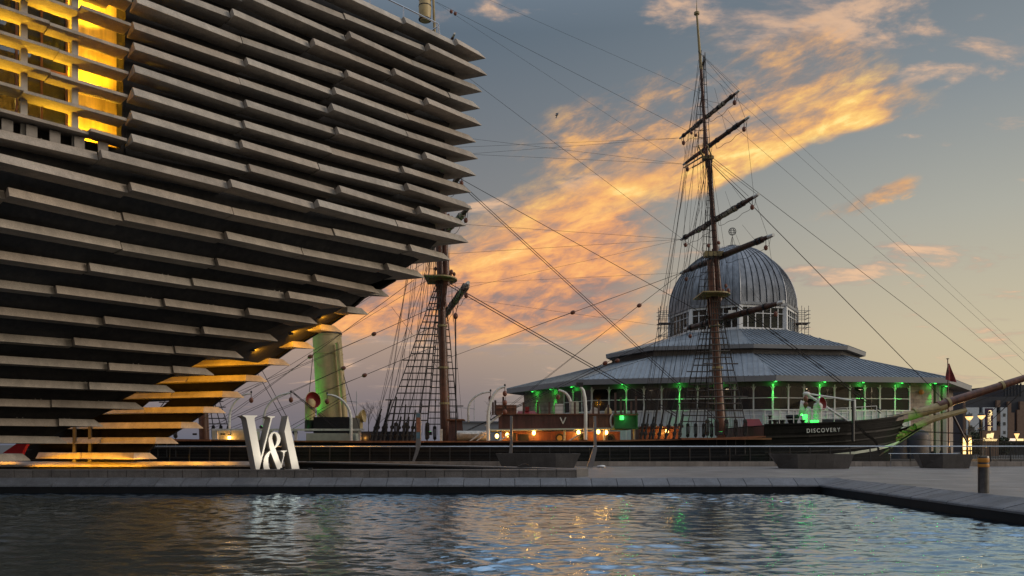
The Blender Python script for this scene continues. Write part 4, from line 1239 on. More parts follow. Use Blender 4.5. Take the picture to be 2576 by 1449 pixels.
# mizzen and main lines over the funnel
for (x0, y0, x1, y1, bl_) in ((1094, 820, 520, 1085, .41), (1096, 870, 540, 1100, .33), (1100, 690, 500, 1060, None), (1098, 770, 560, 1010, .3), (1100, 640, 470, 1040, None), (1040, 705, 560, 1060, .55)):
    a_, b_ = P(x0, y0, YC - .5), P(x1, y1, YC - 2.5)
    if bl_:
        m_ = a_.lerp(b_, bl_); rope([a_, m_], .026); block(m_, .9, tilt=R(65))
        for i in range(2): rope([m_, b_ + UP * .22 * i], .018)
    else: rope([a_, b_], .018)
rope([P(645, 905, YC), P(722, 1050, YC - 3)], .03); rope([P(640, 925, YC), P(715, 1060, YC - 3)], .03)
rope([P(985, 772, YC + 2), P(1105, 930, YC + 2)], .016); rope([P(732, 985, YC - 3.8), P(845, 1080, YC - 4)], .03); rope([P(736, 985, YC - 3.8), P(855, 1085, YC - 4)], .03); rope([P(740, 990, YC - 3.8), P(878, 1092, YC - 4)], .02)
rope([P(878, 990, YC - 4), P(700, 1090, YC - 3)], .02); rope([P(872, 1000, YC - 4), P(700, 1100, YC - 3)], .02)
# bow lines and chain
for a_, b_ in (((2275, 1083), (2430, 1090)), ((2280, 1085), (2432, 1092)), ((2240, 1101), (2432, 1113)), ((2434, 1090), (2560, 975)), ((2436, 1112), (2570, 985)), ((2434, 1112), (2600, 960)), ((2280, 1075), (2390, 1033)), ((2392, 1034), (2570, 968)), ((2225, 1047), (2270, 1041))):
    rope([P(*a_, YC - .6), P(*b_, YC)], .026)
rope([P(2205, 1148, YC - 1.5), P(2380, 1040, YC)], .03, 'ropelight'); rope([P(2206, 1150, YC - 1.5), P(2300, 1090, YC - 1)], .03, 'ropelight')
rope([P(2150, 1062, 54.2), P(2385, 1026, YC)], .02)
ch = []
for i in range(26):
    t = i / 25; ch.append(P(2150 + 60 * t + 12 * math.sin(t * 3), 1062 + 78 * t + 6 * math.sin(t * 6), 53.7 + .5 * t))
cm = MB()
for i, p in enumerate(ch): cm.box(p, (.12, .05, .16) if i % 2 else (.05, .12, .16), Matrix.Rotation(R(35), 3, 'Y'))
tag(cm.build('anchor_chain', M['wale'], SHIP), kind='stuff')

# ---- funnel and ventilators
fb, ft = sp(838, 1072), sp(822, 840)
fn_ = MB().tube([fb, ft], [1.10, 1.03], 28).build('funnel', M['buff'], SHIP, True)
MB().tube([ft - UP * .04, ft + UP * .10], [1.10, 1.08], 28).build('funnel_rim', M['darkmetal'], fn_, True)
for t in (.02, .22, .60): p = ft.lerp(fb, t); MB().tube([p - UP * .03, p + UP * .03], 1.03 + .07 * t + .03, 28).build('funnel_band', M['buff'], fn_, True)
MB().lathe(sp(839, 1079), [(1.5, -1.5), (1.5, -.5), (1.62, -.48), (1.3, -.30), (1.18, .0), (1.16, .25)], 28).build('funnel_base', M['black'], fn_, True)
MB().tube([sp(868, 1066, YC - 1), sp(862, 990, YC - 1), sp(851, 868, YC - 1), sp(849, 862, YC - 1)], .17, 12).build('steam_pipe', M['buff'], SHIP, True)
MB().tube([sp(866, 1060, YC - 1.1), sp(847, 880, YC - 1.1)], .06, 8).build('steam_pipe', M['buff'], SHIP, True)
rope([ft + Vector((-.9, -.4, -1.5)), P(770, 1070, YC - 2.5)], .03); rope([ft + Vector((.9, -.4, -1.7)), P(905, 1080, YC - 2.5)], .03)
def cowl(base, h, r, yaw, body, inner, lower=None, name='ventilator'):
    b_ = Vector(base); d_ = Vector((math.cos(yaw), math.sin(yaw), 0))
    pts = [b_, b_ + UP * (h * .70), b_ + UP * (h * .80) + d_ * r * .05, b_ + UP * (h * .90) + d_ * r * .14, b_ + UP * (h * .98) + d_ * r * .2]
    v = MB().tube(pts[:2] + pts[2:], [r * .85, r * .85, r * .92, r * .85, r * .4], 16).build(name, M[body], SHIP, True)
    e = pts[-1]; dd_ = (pts[-1] - pts[-2]).normalized()
    # wide mouth
    u_ = dd_.cross(UP).normalized(); 
    mdir = (d_ * .95 + UP * .12).normalized(); u_ = mdir.cross(UP).normalized(); w_ = u_.cross(mdir)
    c_ = b_ + UP * (h * .92) + d_ * r * .62
    ring = lambda off, rr: [c_ + mdir * off + (u_ * math.cos(2 * math.pi * k / 20) + w_ * math.sin(2 * math.pi * k / 20)) * rr for k in range(20)]
    MB().loft([ring(-.5 * r, r * .7), ring(0.1 * r, r * 1.25), ring(.55 * r, r * 1.42), ring(.58 * r, r * 1.36), ring(.50 * r, r * 1.33)], cap=False).build('cowl', M[body], v, True)
    MB().loft([ring(.50 * r, r * 1.325), ring(.0, r * 1.1), ring(-.25 * r, r * .7), ring(-.30 * r, r * .05)], cap=False).build('cowl_mouth', M[inner], v, True)
    if lower: MB().tube([b_ - UP * .02, b_ + UP * h * .33], [r * .92, r * .88], 16).build('ventilator_base', M[lower], v, True)
    return v
cowl(P(780, 1085, YC - 2), 2.35, .42, R(-48), 'buff', 'red', 'black')
cowl(P(903, 1078, YC + 1), 1.0, .34, R(-10), 'buff', 'buff')
# deckhouses round the funnel
h = MB(); a_, b_ = P(768, 1113, YC - 4.2), P(886, 1113, YC - 4.2)
MB().box(((a_.x + b_.x) / 2, YC - 2, 1.63), (b_.x - a_.x, 4, .72)).build('deckhouse', M['palegreen'], SHIP)
MB().box(((a_.x + b_.x) / 2 + .1, YC - 2, 2.55), (b_.x - a_.x - .7, 3.6, 1.1)).build('boiler_casing', M['black'], SHIP)
MB().box((P(595, 1, YC - 3).x, YC - 3, 1.75), (2.4, 2.6, .8)).build('deckhouse', M['palegreen'], SHIP)
# white rail beam with posts
aa, bb = P(535, 1081, YC - 4.7), P(915, 1082, YC - 4.7)
MB().box(((aa.x + bb.x) / 2, aa.y, aa.z), (bb.x - aa.x, .30, .13)).build('boat_skid', M['whiterust'], SHIP)
for px in (545, 620, 682, 744, 905, 1140 - 30):
    p = P(px, 1098, YC - 4.7); MB().box((p.x, p.y, 1.75), (.16, .16, 1.0)).build('skid_post', M['whiterust'], SHIP)
# davits: curved pale arms
def davit(px, y_base, y_top, px_tip, y_tip, Yd, bend=1, r=.085, m='whiterust'):
    b_ = P(px, y_base, Yd); n_ = 9
    pts = [b_, P(px, y_top + (y_base - y_top) * .45, Yd)]
    for i in range(1, n_ + 1):
        a_ = (math.pi / 2) * i / n_
        x = px + (px_tip - px) * (1 - math.cos(a_)); y = (y_top + (y_base - y_top) * .45) - ((y_top + (y_base - y_top) * .45) - y_tip) * math.sin(a_)
        pts.append(P(x, y, Yd))
    o = MB().tube(pts, [r] * 2 + [r * (1 - .35 * i / n_) for i in range(1, n_ + 1)], 8).build('davit', M[m], SHIP, True)
    tip_ = pts[-1]; MB().ell(tip_ + UP * .10, .07, .07, .10, 8, 4).build('davit_head', M['darkmetal'], o, True)
    rope([tip_, tip_ - UP * .5], .03); 
    return tip_
def tackle(p, n_=2, gap=.75):
    for i in range(n_): block(p - UP * (.45 + gap * i), .9)
    rope([p - UP * .4 + Vector((.07, 0, 0)), p - UP * (.45 + gap * (n_ - 1))], .016); rope([p - UP * .4 - Vector((.07, 0, 0)), p - UP * (.45 + gap * (n_ - 1))], .016)
tackle(davit(577, 1112, 1005, 632, 990, YC - 4.4), 1)
tackle(davit(664, 1112, 1005, 732, 989, YC - 4.6), 1)
tackle(davit(883, 1112, 1010, 823, 993, YC - 4.9, r=.10), 1)
tackle(davit(1178, 1062, 1005, 1234, 986, YC - 2), 1)
tackle(davit(1263, 1113, 1005, 1270, 973, YC - 4.9, r=.12), 1) if False else None
tackle(davit(1228, 1113, 1000, 1270, 973, YC - 4.9, r=.12, m='white'), 3, .62)
tackle(davit(1436, 1048, 995, 1404, 982, YC - 3, r=.11), 2, .8)
MB().tube([P(1473, 1106, YC - 4.9), P(1473, 1030, YC - 4.9), P(1471, 1000, YC - 4.9), P(1467, 982, YC - 4.9), P(1460, 973, YC - 4.9)], [.125, .12, .115, .11, .10], 10).build('davit', M['white'], SHIP, True); MB().box(P(1458, 968, YC - 4.9), (.45, .2, .3)).build('davit_head', M['darkmetal'], SHIP)
# ---- bridge: wooden deckhouse amidships
def panelled(name, px0, px1, y0, y1, Yf, material, depth, n_, parent=SHIP, proud=.015):
    a_, b_ = P(px0, y1, Yf), P(px1, y0, Yf)
    root = MB().box(((a_.x + b_.x) / 2, Yf + depth / 2 + .03, (a_.z + b_.z) / 2), (b_.x - a_.x, depth, b_.z - a_.z)).build(name, M['panelwood_d'], parent)
    w_ = (b_.x - a_.x) / n_
    for i in range(n_):
        MB().box((a_.x + w_ * (i + .5), Yf + .015 - (i % 3) * .003, (a_.z + b_.z) / 2), (w_ - .02, .03, b_.z - a_.z - .02)).build('plank', M[material if not isinstance(material, list) else material[i % len(material)]], root)
    return root, a_, b_
br, a_, b_ = panelled('bridge', 1254, 1480, 1043, 1080, YC - 4.6, 'panelwood_d', 6.5, 20)
# chamfered forward part and lighter planks
panelled('bridge', 1481, 1556, 1043, 1079, YC - 4.55, 'panelwood', 6.5, 9)
rl, r1 = P(1254, 1042, YC - 4.6), P(1556, 1041, YC - 4.6)
MB().box(((rl.x + r1.x) / 2, YC - 1.3, rl.z), (r1.x - rl.x + .2, 6.9, .07)).build('bridge_rail', M['panelwood'], SHIP)
me = MB()
for (x0, y0, x1, y1) in ((1409, 1050, 1416, 1066), (1423, 1050, 1416, 1066)):
    me.tube([P(x0, y0, YC - 4.66), P(x1, y1, YC - 4.66)], .05, 6)
me.build('letter_mark', M['whiterust'], SHIP)
# overhang lip and deckhouse below
l0, l1 = P(1232, 1084, YC - 4.75), P(1602, 1079, YC - 4.75)
MB().hexa([l0, l1, l1 + Vector((0, 5, 0)), l0 + Vector((0, 5, 0))], [l0 + UP * .11, l1 + UP * .11, l1 + Vector((0, 5, .11)), l0 + Vector((0, 5, .11))]).build('bridge_deck', M['palegreen'], SHIP)
panelled('deckhouse', 1262, 1560, 1085, 1114, YC - 3.4, 'panelwood', 4.5, 22)
panelled('deckhouse', 1612, 1708, 1078, 1110, YC - 3.4, 'panelwood', 4.5, 8)
MB().box((P(1660, 1, YC - 3).x, YC - 1.2, 2.42), (P(1712, 1, YC - 3).x - P(1604, 1, YC - 3).x, 5, .09)).build('house_roof', M['panelwood_d'], SHIP)
for px in (1420, 1520, 1595): 
    p = P(px, 1098, YC - 4.5); MB().tube([(p.x, p.y, 1.35), (p.x, p.y, 2.28)], .07, 8).build('bridge_post', M['palegreen'], SHIP, True)
for (x0, y0, x1, y1) in ((1255, 1110, 1290, 1088), (1430, 1110, 1470, 1086), (1180, 1112, 1213, 1088)):
    MB().tube([P(x0, y0, YC - 4.6), P(x1, y1, YC - 4.6)], .06, 6).build('brace', M['whiterust'], SHIP)
for (x0, y0, x1, y1) in ((1225, 1070, 1265, 1040), (1220, 1072, 1260, 1042), (1195, 1113, 1222, 1092)):
    MB().tube([P(x0, y0, YC - 4.6), P(x1, y1, YC - 4.6)], .05, 6).build('ladder_rail', M['whiterust'], SHIP)
for px in (1294, 1318): MB().box(P(px, 1103, YC - 3.45), (.62, .05, .75)).build('doorway', M['black'], SHIP)
MB().box(P(1317, 1090.5, YC - 3.48), (1.0, .07, .08)).build('door_head', M['panelwood'], SHIP); MB().box(P(1300, 1103, YC - 3.48), (.10, .07, .85)).build('door_jamb', M['panelwood'], SHIP)
for px in (1408, 1466, 1535):
    c_ = P(px, 1102, YC - 3.47)
    rg_ = MB().lathe(c_, [(.20, -.03), (.20, .03), (.31, .03), (.31, -.03)], 16, Matrix.Rotation(R(90), 3, 'X')).build('porthole', M['darkmetal'], SHIP, True)
    MB().lathe(c_ + Vector((0, .02, 0)), [(.19, -.01), (.19, .01)], 16, Matrix.Rotation(R(90), 3, 'X')).build('porthole_glass', M['mastpale'] if px == 1408 else M['glassdark'], rg_)
# green sidelight screen
MB().box(P(1574, 1060, YC - 4.9), (1.62, .08, 1.05)).build('sidelight_screen', M['greenpaint'], SHIP)
for px in (1546, 1602): MB().box(P(px, 1060, YC - 5.1), (.06, .45, 1.08)).build('sidelight_board', M['greenpaint'], SHIP)
MB().box(P(1574, 1043.5, YC - 5.1), (1.66, .45, .06)).build('sidelight_board', M['teak'], SHIP); MB().box(P(1574, 1077, YC - 5.1), (1.66, .45, .06)).build('sidelight_board', M['greenpaint'], SHIP)
c_ = P(1564, 1051, YC - 5.0); MB().box(c_, (.24, .18, .28)).build('sidelight', M['lampgreen'], SHIP); MB().box(c_ + UP * .2, (.2, .16, .12)).build('sidelight_cap', M['darkmetal'], SHIP)
lamp('POINT', c_ + Vector((.1, -.22, .0)), 4, (.2, 1, .5), SHIP, .05, name='sidelight_glow')
# life ring
rgp = P(1541, 1059, YC - 4.68); pts = [rgp + Vector((.14 * math.cos(a), -.05, .42 * math.sin(a))) for a in [2 * math.pi * i / 20 for i in range(21)]]
MB().tube(pts, .065, 8).build('life_ring', M['white'], SHIP, True)
# boxes, stanchions and gear on the bridge
MB().box(P(1274, 1033, YC - 3), (1.4, 1.4, .72)).build('companion_hatch', M['panelwood'], SHIP)
MB().hexa([P(1250, 1027, YC - 3.8), P(1299, 1027, YC - 3.8), P(1299, 1027, YC - 2.2), P(1250, 1027, YC - 2.2)], [P(1256, 1021, YC - 3.4), P(1293, 1021, YC - 3.4), P(1293, 1021, YC - 2.6), P(1256, 1021, YC - 2.6)]).build('hatch_top', M['panelwood'], SHIP)
MB().hexa([P(1300, 1042, YC - 3.4), P(1352, 1042, YC - 3.4), P(1352, 1042, YC - 1.4), P(1300, 1042, YC - 1.4)], [P(1303, 1034, YC - 3), P(1346, 1034, YC - 3), P(1346, 1034, YC - 1.8), P(1303, 1034, YC - 1.8)]).build('skylight', M['red'], SHIP)
MB().box(P(1326, 1029, YC - 3), (.28, .28, .3)).build('skylight_vent', M['red'], SHIP)
MB().box(P(1406, 1030, YC - 3.4), (.52, .5, .66)).build('locker', M['white'], SHIP); MB().box(P(1406, 1018, YC - 3.4), (.58, .56, .08)).build('locker_lid', M['white'], SHIP)
MB().box(P(1446, 1027, YC - 3.4), (.5, .5, .95)).build('locker', M['palegreen'], SHIP)
MB().lathe(P(1495, 1036, YC - 3.5), [(.02, -.15), (.30, -.15), (.30, .15), (.02, .15)], 16, Matrix.Rotation(R(90), 3, 'X')).build('line_reel', M['whiterust'], SHIP, True)
MB().lathe(P(1530, 1036, YC - 3.5), [(.26, -.3), (.26, -.05), (.22, .15), (.1, .3), (.03, .34)], 14).build('binnacle', M['mastpale'], SHIP, True)
for px, yt in ((1246, 1007), (1240, 1012), (1266, 998), (1272, 1008), (1232, 1002), (1317, 1012), (1353, 1010), (1382, 1012), (1446, 1012), (1492, 1013), (1506, 1005), (1530, 1018), (1548, 988), (1562, 999), (1572, 1013), (1588, 1010), (1600, 997)):
    MB().box((P(px, yt, YC - 4.4).x, YC - 4.4, (P(px, yt, YC - 4.4).z + P(px, 1044, YC - 4.4).z) / 2), (.13, .10, P(px, yt, YC - 4.4).z - P(px, 1044, YC - 4.4).z)).build('stanchion', M['spar'], SHIP)
for zz in (1012, 1022, 1032): rope([P(1246, zz, YC - 4.4), P(1600, zz - 1, YC - 4.4)], .012)
# lamps under the bridge
for px, py, Yl, e in ((1343, 1089, YC - 4.0, 42), (1455, 1087.5, YC - 4.0, 42), (1276, 1094, YC - 4.1, 26), (1525, 1088, YC - 4.2, 18), (1678, 1085, YC - 3.9, 26), (1505, 1086.5, YC - 4.1, 14), (1250, 1097, YC - 4.0, 5), (920, 1100, YC - 4, 7), (577, 1101, YC - 4.4, 8)):
    c_ = P(px, py, Yl)
    lm = MB().ell(c_, .12, .12, .15, 10, 6).build('deck_lamp', M['lampwarm'], SHIP, True)
    MB().box(c_ + UP * .19, (.16, .16, .08)).build('lamp_cap', M['darkmetal'], lm)
    lamp('POINT', c_ + Vector((0, -.22, -.06)), e * 1.6, (1, .42, .07), SHIP, .12, name='deck_lamp_glow')
# dark lumber by the mainmast, small house with a pitched roof
MB().box(P(975, 1104, YC - 3.6), (3.6, 1.2, 1.0)).build('hatch_house', M['slate'], SHIP)
MB().hexa([P(1128, 1113, YC - 3.4), P(1167, 1113, YC - 3.4), P(1167, 1113, YC - 1), P(1128, 1113, YC - 1)], [P(1130, 1058, YC - 3.1), P(1162, 1058, YC - 3.1), P(1162, 1058, YC - 1.3), P(1130, 1058, YC - 1.3)]).build('chart_house', M['panelwood_d'], SHIP)
MB().box(P(1147, 1057, YC - 2.2), (1.2, 2.2, .10)).build('chart_house_roof', M['teak'], SHIP)
# lifeboat under cover amidships
lb = []
for i in range(9):
    t = i / 8; c_ = P(1150 + 78 * t, 1092, YC - 3.9); w_ = .75 * math.sin(math.pi * (.08 + .84 * t)) ** .6; hh = .5
    lb.append([c_ + Vector((0, w_ * math.cos(a), hh * math.sin(a) * (1 if a > math.pi else .45))) for a in [2 * math.pi * k / 12 for k in range(12)]])
MB().loft(lb).build('covered_boat', M['whiterust'], SHIP, True)
# forecastle rails
def frail(stations):
    prev = None; rails = [[], [], []]
    for i in range(len(stations) - 1):
        a_, b_ = stations[i], stations[i + 1]
        n_ = max(1, int(round(((b_[0] - a_[0]) ** 2 + (b_[1] - a_[1]) ** 2) ** .5 / 1.15)))
        for j in range(n_ + (1 if i == len(stations) - 2 else 0)):
            t = j / n_; x, y, z = [a_[k] + (b_[k] - a_[k]) * t for k in range(3)]
            MB().tube([(x, y, z), (x, y, z + 1.02)], .026, 6).build('stanchion', M['white'], SHIP)
            for k, hgt in enumerate((1.02, .70, .38)): rails[k].append((x, y, z + hgt))
    for r_ in rails: MB().tube(r_, .020, 6).build('guard_rail', M['white'], SHIP, True)
frail([(17.0, YC - 4.55, 2.50), (20, YC - 4.25, 2.58), (23, YC - 3.45, 2.72), (25.5, YC - 2.4, 2.9)])
frail([(17.0, YC + 4.5, 2.50), (20, YC + 4.2, 2.58), (23, YC + 3.4, 2.72), (25.5, YC + 2.4, 2.9)])
# white crane, ventilators, bollards on the forecastle
cr = MB().tube([P(2056, 1068, YC - 2.6), P(2020, 1040, YC - 2.8)], .001, 4).build('anchor_crane', M['white'], SHIP)
for (a_, b_, r_) in (((2140, 1064), (2032, 993), .085), ((2148, 1008), (2030, 990), .06), ((2136, 1060), (2060, 1012), .06), ((2150, 1062), (2148, 1005), .13)):
    MB().tube([P(*a_, YC - 2.7), P(*b_, YC - 2.7)], r_, 8).build('crane_arm', M['white'], cr, True)
MB().ell(P(2029, 991, YC - 2.7), .28, .14, .16, 8, 5).build('crane_head', M['white'], cr, True)
MB().tube([P(2146, 1110, 53.6), P(2146, 1008, 53.8)], [.11, .09], 8).build('cat_davit', M['black'], SHIP, True)
for py in (1003, 1018): block(P(2027, py, YC - 2.8), 1.0)
rope([P(2027, 995, YC - 2.8), P(2026, 1032, YC - 2.8)], .03); rope([P(2016, 998, YC - 2.8), P(2004, 1035, YC - 2.8)], .012)
cowl(P(2057, 1068, YC - 2.9), 1.55, .34, R(-52), 'white', 'red')
cowl(P(2029, 1068, YC - 2.5), 1.25, .38, R(-200), 'white', 'red')
for i, px in enumerate((2042, 2049, 2056)):
    c_ = P(px, 1060, YC - 3.5); MB().ell(c_, .12, .10, .10, 8, 5).build('floodlight', M['lampgreen'], SHIP, True)
c_ = P(2026, 1052, YC - 3.2); MB().box(c_, (.30, .2, .55)).build('floodlight', M['lampgreen'], SHIP); lamp('POINT', c_ + Vector((0, -.3, .1)), 6, GREEN, SHIP, .1, name='floodlight_glow')
lamp('SPOT', c_ + Vector((0, .6, .2)), 35, GREEN, SHIP, .1, aim=P(2040, 960, YC + 3), size=80, name='floodlight_beam')
for px in (1950, 1961, 1969, 2020): MB().lathe(P(px, 1068, YC - 3.2), [(.13, -.3), (.13, .2), (.19, .24), (.19, .32), (.02, .34)], 12).build('mooring_bitt', M['black'], SHIP, True)
MB().lathe(P(1994, 1068, YC - 2.5), [(.42, -.1), (.28, .05), (.34, .3), (.46, .55), (.40, .7), (.05, .72)], 16).build('capstan', M['black'], SHIP, True)
MB().tube([P(1937, 1070, YC - 3), P(1937, 1048, YC - 3)], .10, 8).build('stove_pipe', M['black'], SHIP, True); MB().ell(P(1937, 1045, YC - 3), .17, .17, .14, 8, 5).build('stove_cap', M['black'], SHIP, True)
MB().hexa([P(1868, 1072, YC - 2.4), P(1920, 1072, YC - 2.4), P(1920, 1072, YC), P(1868, 1072, YC)], [P(1876, 1054, YC - 2), P(1910, 1054, YC - 2), P(1910, 1054, YC - .4), P(1876, 1054, YC - .4)]).build('companion_hatch', M['red'], SHIP)
MB().box(P(2090, 1064, YC - 2.6), (1.6, .9, .5)).build('windlass', M['slate'], SHIP)
# green floodlights on funnel, hull and bow
def flood(p, aim, e, size=50, parent=SHIP, col=GREEN):
    d_ = (Vector(aim) - Vector(p)).normalized()
    m_ = d_.to_track_quat('Z', 'Y').to_matrix()
    MB().box(Vector(p), (.26, .26, .20), m_).build('floodlight', M['darkmetal'], parent)
    MB().box(Vector(p) + d_ * .105, (.22, .22, .01), m_).build('floodlight_lens', M['lampgreen'], parent)
    lamp('SPOT', Vector(p) + d_ * .14, e, col, parent, .08, aim=aim, size=size, blend=.25, name='green_beam')
flood(P(657, 1075, YC - 1.5), P(814, 945, YC), 620, 62)
flood(P(742, 1088, YC - 3.6), P(785, 1030, YC - 2), 20, 70)
flood((S(1905), 47.0, -1.6), (S(1950), 53.5, .2), 60, 70)
flood((S(2205), 49.5, -1.4), (28.2, 57.6, 1.65), 1000, 26)
flood((S(830), 48.0, -1.8), (S(800), 53.0, .4), 40, 80)
flood((S(1560), 47.5, -1.8), (S(1500), 53.0, .6), 30, 80)
flood((S(1790), YC - 2.5, 2.0), FM(745) + Vector((-.3, -.6, -.4)), 60, 30)
flood((S(1090), YC - 2.5, 2.0), MM(705) + Vector((-.3, -.6, -.4)), 60, 30)

# lifts, buntlines and small gear about the tops
for fn, ys in ((FM, (640, 745, 398)), (MM, (560, 705))):
    for y0 in ys:
        c = fn(y0)
        for i in range(7):
            o_ = Vector((rg.uniform(-.7, .9), rg.uniform(-1.2, 1.2), rg.uniform(.1, .9)))
            block(c + o_, rg.uniform(.5, .9)); rope([c + o_, c + o_ - UP * rg.uniform(1.5, 6) + Vector((rg.uniform(-.3, .3), 0, 0))], .014)
for (yd, a_, b_) in fy:
    for t in (.15, .3, .7, .85): rope([a_.lerp(b_, t), a_.lerp(b_, t * .6 + .2) + UP * 1.6], .011)
# ------------------------------------------------------------------ visitor centre
VC = thing('visitor_centre', (25, 88, 0), 'low octagonal visitor centre with zinc tiered roofs and a lead dome behind the ship', 'building')
C0 = Vector((25.0, 88.5, 0))
EV = [Vector(p) for p in ((-.6, 87, 0), (6.2, 74.6, 0), (23.2, 69.8, 0), (39.9, 72.4, 0), (48, 83, 0), (45.5, 97, 0), (28, 106, 0), (7, 102, 0))]
T2 = [Vector(p) for p in ((10.1, 85.2, 0), (13.6, 78.1, 0), (23.1, 76.0, 0), (32.7, 77.5, 0), (37, 83.2, 0), (36.5, 92.5, 0), (27, 99, 0), (14, 96, 0))]
def scale_ring(r, s): return [C0 + (p - C0) * s for p in r]
ZE, Z2 = 7.32, 10.85
def ring_wall(name, r0, z0, r1, z1, m, parent=VC):
    mb = MB(); n = len(r0)
    mb.add([p + UP * z0 for p in r0] + [p + UP * z1 for p in r1], [(i, (i + 1) % n, n + (i + 1) % n, n + i) for i in range(n)])
    return mb.build(name, m, parent)
ring_wall('fascia', scale_ring(EV, .999), ZE - .50, EV, ZE, M['fascia'])
ring_wall('eave_soffit', scale_ring(EV, .92), ZE - .42, scale_ring(EV, .999), ZE - .49, M['frieze'])
T2b = scale_ring(T2, .955)
roof1 = ring_wall('lower_roof', scale_ring(EV, .998), ZE - .03, T2b, 9.95, M['roof'])
ring_wall('upper_fascia', T2, Z2 - .38, scale_ring(T2, 1.004), Z2, M['fascia'])
ring_wall('upper_soffit', T2b, Z2 - .34, scale_ring(T2, .999), Z2 - .37, M['frieze'])
for i in range(5):
    z = 9.98 + i * .10
    mb = MB(); r0, r1 = scale_ring(T2b, 1.0), scale_ring(T2b, 1.006)
    n = 8; mb.add([p + UP * z for p in r1] + [p + UP * (z + .07) for p in r0], [(j, (j + 1) % n, n + (j + 1) % n, n + j) for j in range(n)])
    mb.build('louvre', M['louvre'], VC)
ring_wall('clerestory', scale_ring(T2b, .998), 9.9, scale_ring(T2b, .998), Z2 - .3, M['frieze'])
CD = Vector((24.75, 89.3, 0)); RD = 6.85
def octp(r, a): return CD + Vector((r * math.cos(R(a)), r * math.sin(R(a)), 0))
ANG = [-189 + 45 * i for i in range(8)]       # corners
D0 = [octp(RD, a) for a in ANG]
# order the drum corners like the roof corners (start at far left, go round the front)
roof2 = ring_wall('upper_roof', scale_ring(T2, 1.002), Z2 - .01, D0, 13.25, M['roof'])
# standing-seam roof panels, one by one on the faces in view
def seamed(parent, r0, z0, r1, z1, i, n, m):
    a0, a1 = r0[i] + UP * z0, r0[(i + 1) % 8] + UP * z0
    b0, b1 = r1[i] + UP * z1, r1[(i + 1) % 8] + UP * z1
    nr = (a1 - a0).cross(b0 - a0).normalized()
    if nr.z < 0: nr = -nr
    along = (a1 - a0).normalized(); L0 = (a1 - a0).length
    # seams run square to the eave and stop at the hips
    up = (b0 - a0) - along * (b0 - a0).dot(along); H = up.length; up.normalize()
    s0, s1 = (b0 - a0).dot(along), (b1 - a0).dot(along)
    for k in range(n):
        x0, x1 = L0 * k / n, L0 * (k + 1) / n
        def top(x):
            if s0 > 0 and x < s0: return H * x / s0
            if x > s1: return H * (L0 - x) / max(L0 - s1, 1e-4)
            return H
        h0, h1 = top(x0), top(x1)
        g = .025; e = nr * .012
        mb = MB()
        q0 = a0 + along * (x0 + g) + e; q1 = a0 + along * (x1 - g) + e
        q2 = a0 + along * (x1 - g) + up * max(h1, .02) + e; q3 = a0 + along * (x0 + g) + up * max(h0, .02) + e
        mb.add([q0, q1, q2, q3], [(0, 1, 2, 3)])
        # upstand seam on the right edge
        w0, w1 = a0 + along * (x1 - g) , a0 + along * (x1 + g)
        if h1 > .1:
            tall = nr * .085
            mb.hexa([w0, w1, w1 + up * h1, w0 + up * h1], [w0 + tall, w1 + tall, w1 + up * h1 + tall, w0 + up * h1 + tall])
        mb.build('roof_panel', m, parent)
for i, n in ((0, 24), (1, 38), (2, 38), (3, 26)): seamed(roof1, scale_ring(EV, .998), ZE - .03, T2b, 9.95, i, n, M['roof'])
for i, n in ((0, 14), (1, 22), (2, 22), (3, 14)): seamed(roof2, scale_ring(T2, 1.002), Z2 - .01, D0, 13.25, i, n, M['roof'])
for ra, za, rb, zb_ in ((EV, ZE, T2b, 9.98), (T2, Z2, D0, 13.28)):
    for i in range(8): MB().tube([ra[i] + UP * za, rb[i] + UP * zb_], .07, 6).build('hip_cap', M['roof'], VC, True)
# drum
ZD0, ZD1 = 13.2, 15.75
for i in range(8):
    a, b = octp(RD, ANG[i]), octp(RD, ANG[(i + 1) % 8])
    d = (b - a).normalized(); L_ = (b - a).length; n_ = Vector((d.y, -d.x, 0))
    mtx = Matrix(((d.x, n_.x, 0), (d.y, n_.y, 0), (0, 0, 1)))
    MB().box(a + UP * ((ZD0 + ZD1) / 2), (.42, .42, ZD1 - ZD0), mtx).build('corner_post', M['wframe'], VC)
    MB().box((a + b) / 2 + UP * (ZD0 + .12), (L_ - .4, .3, .24), mtx).build('drum_sill', M['wframe'], VC)
    MB().box((a + b) / 2 + UP * (ZD1 - .10), (L_ - .4, .3, .20), mtx).build('drum_head', M['wframe'], VC)
    for k in range(6):
        p0, p1 = a.lerp(b, (k + .06) / 6), a.lerp(b, (k + .94) / 6)
        MB().hexa([p0 + UP * (ZD0 + .24), p1 + UP * (ZD0 + .24), p1 - n_ * .03 + UP * (ZD0 + .24), p0 - n_ * .03 + UP * (ZD0 + .24)], [p0 + UP * (ZD1 - .2), p1 + UP * (ZD1 - .2), p1 - n_ * .03 + UP * (ZD1 - .2), p0 - n_ * .03 + UP * (ZD1 - .2)]).build('pane', M['glassdark'], VC)
        if k: MB().box(a.lerp(b, k / 6) + UP * ((ZD0 + ZD1) / 2), (.09, .14, ZD1 - ZD0), mtx).build('mullion', M['wframe'], VC)
    MB().box((a + b) / 2 + n_ * .05 + UP * (ZD0 + 1.75), (L_ - .4, .08, .07), mtx).build('transom', M['wframe'], VC)
MB().lathe(CD + UP * 13.2, [(3.0, 0), (3.0, 2.6)], 8).build('drum_core', M['frieze'], VC)
ring = lambda r, z: [octp(r, a) + UP * z for a in ANG]
dm = MB()
dm.loft([ring(6.95, ZD1), ring(7.15, ZD1 + .05), ring(7.15, ZD1 + .32), ring(7.02, ZD1 + .36)])
dm.build('dome_cornice', M['dome'], VC)
ZB, HD, RB = ZD1 + .36, 7.35, 6.98
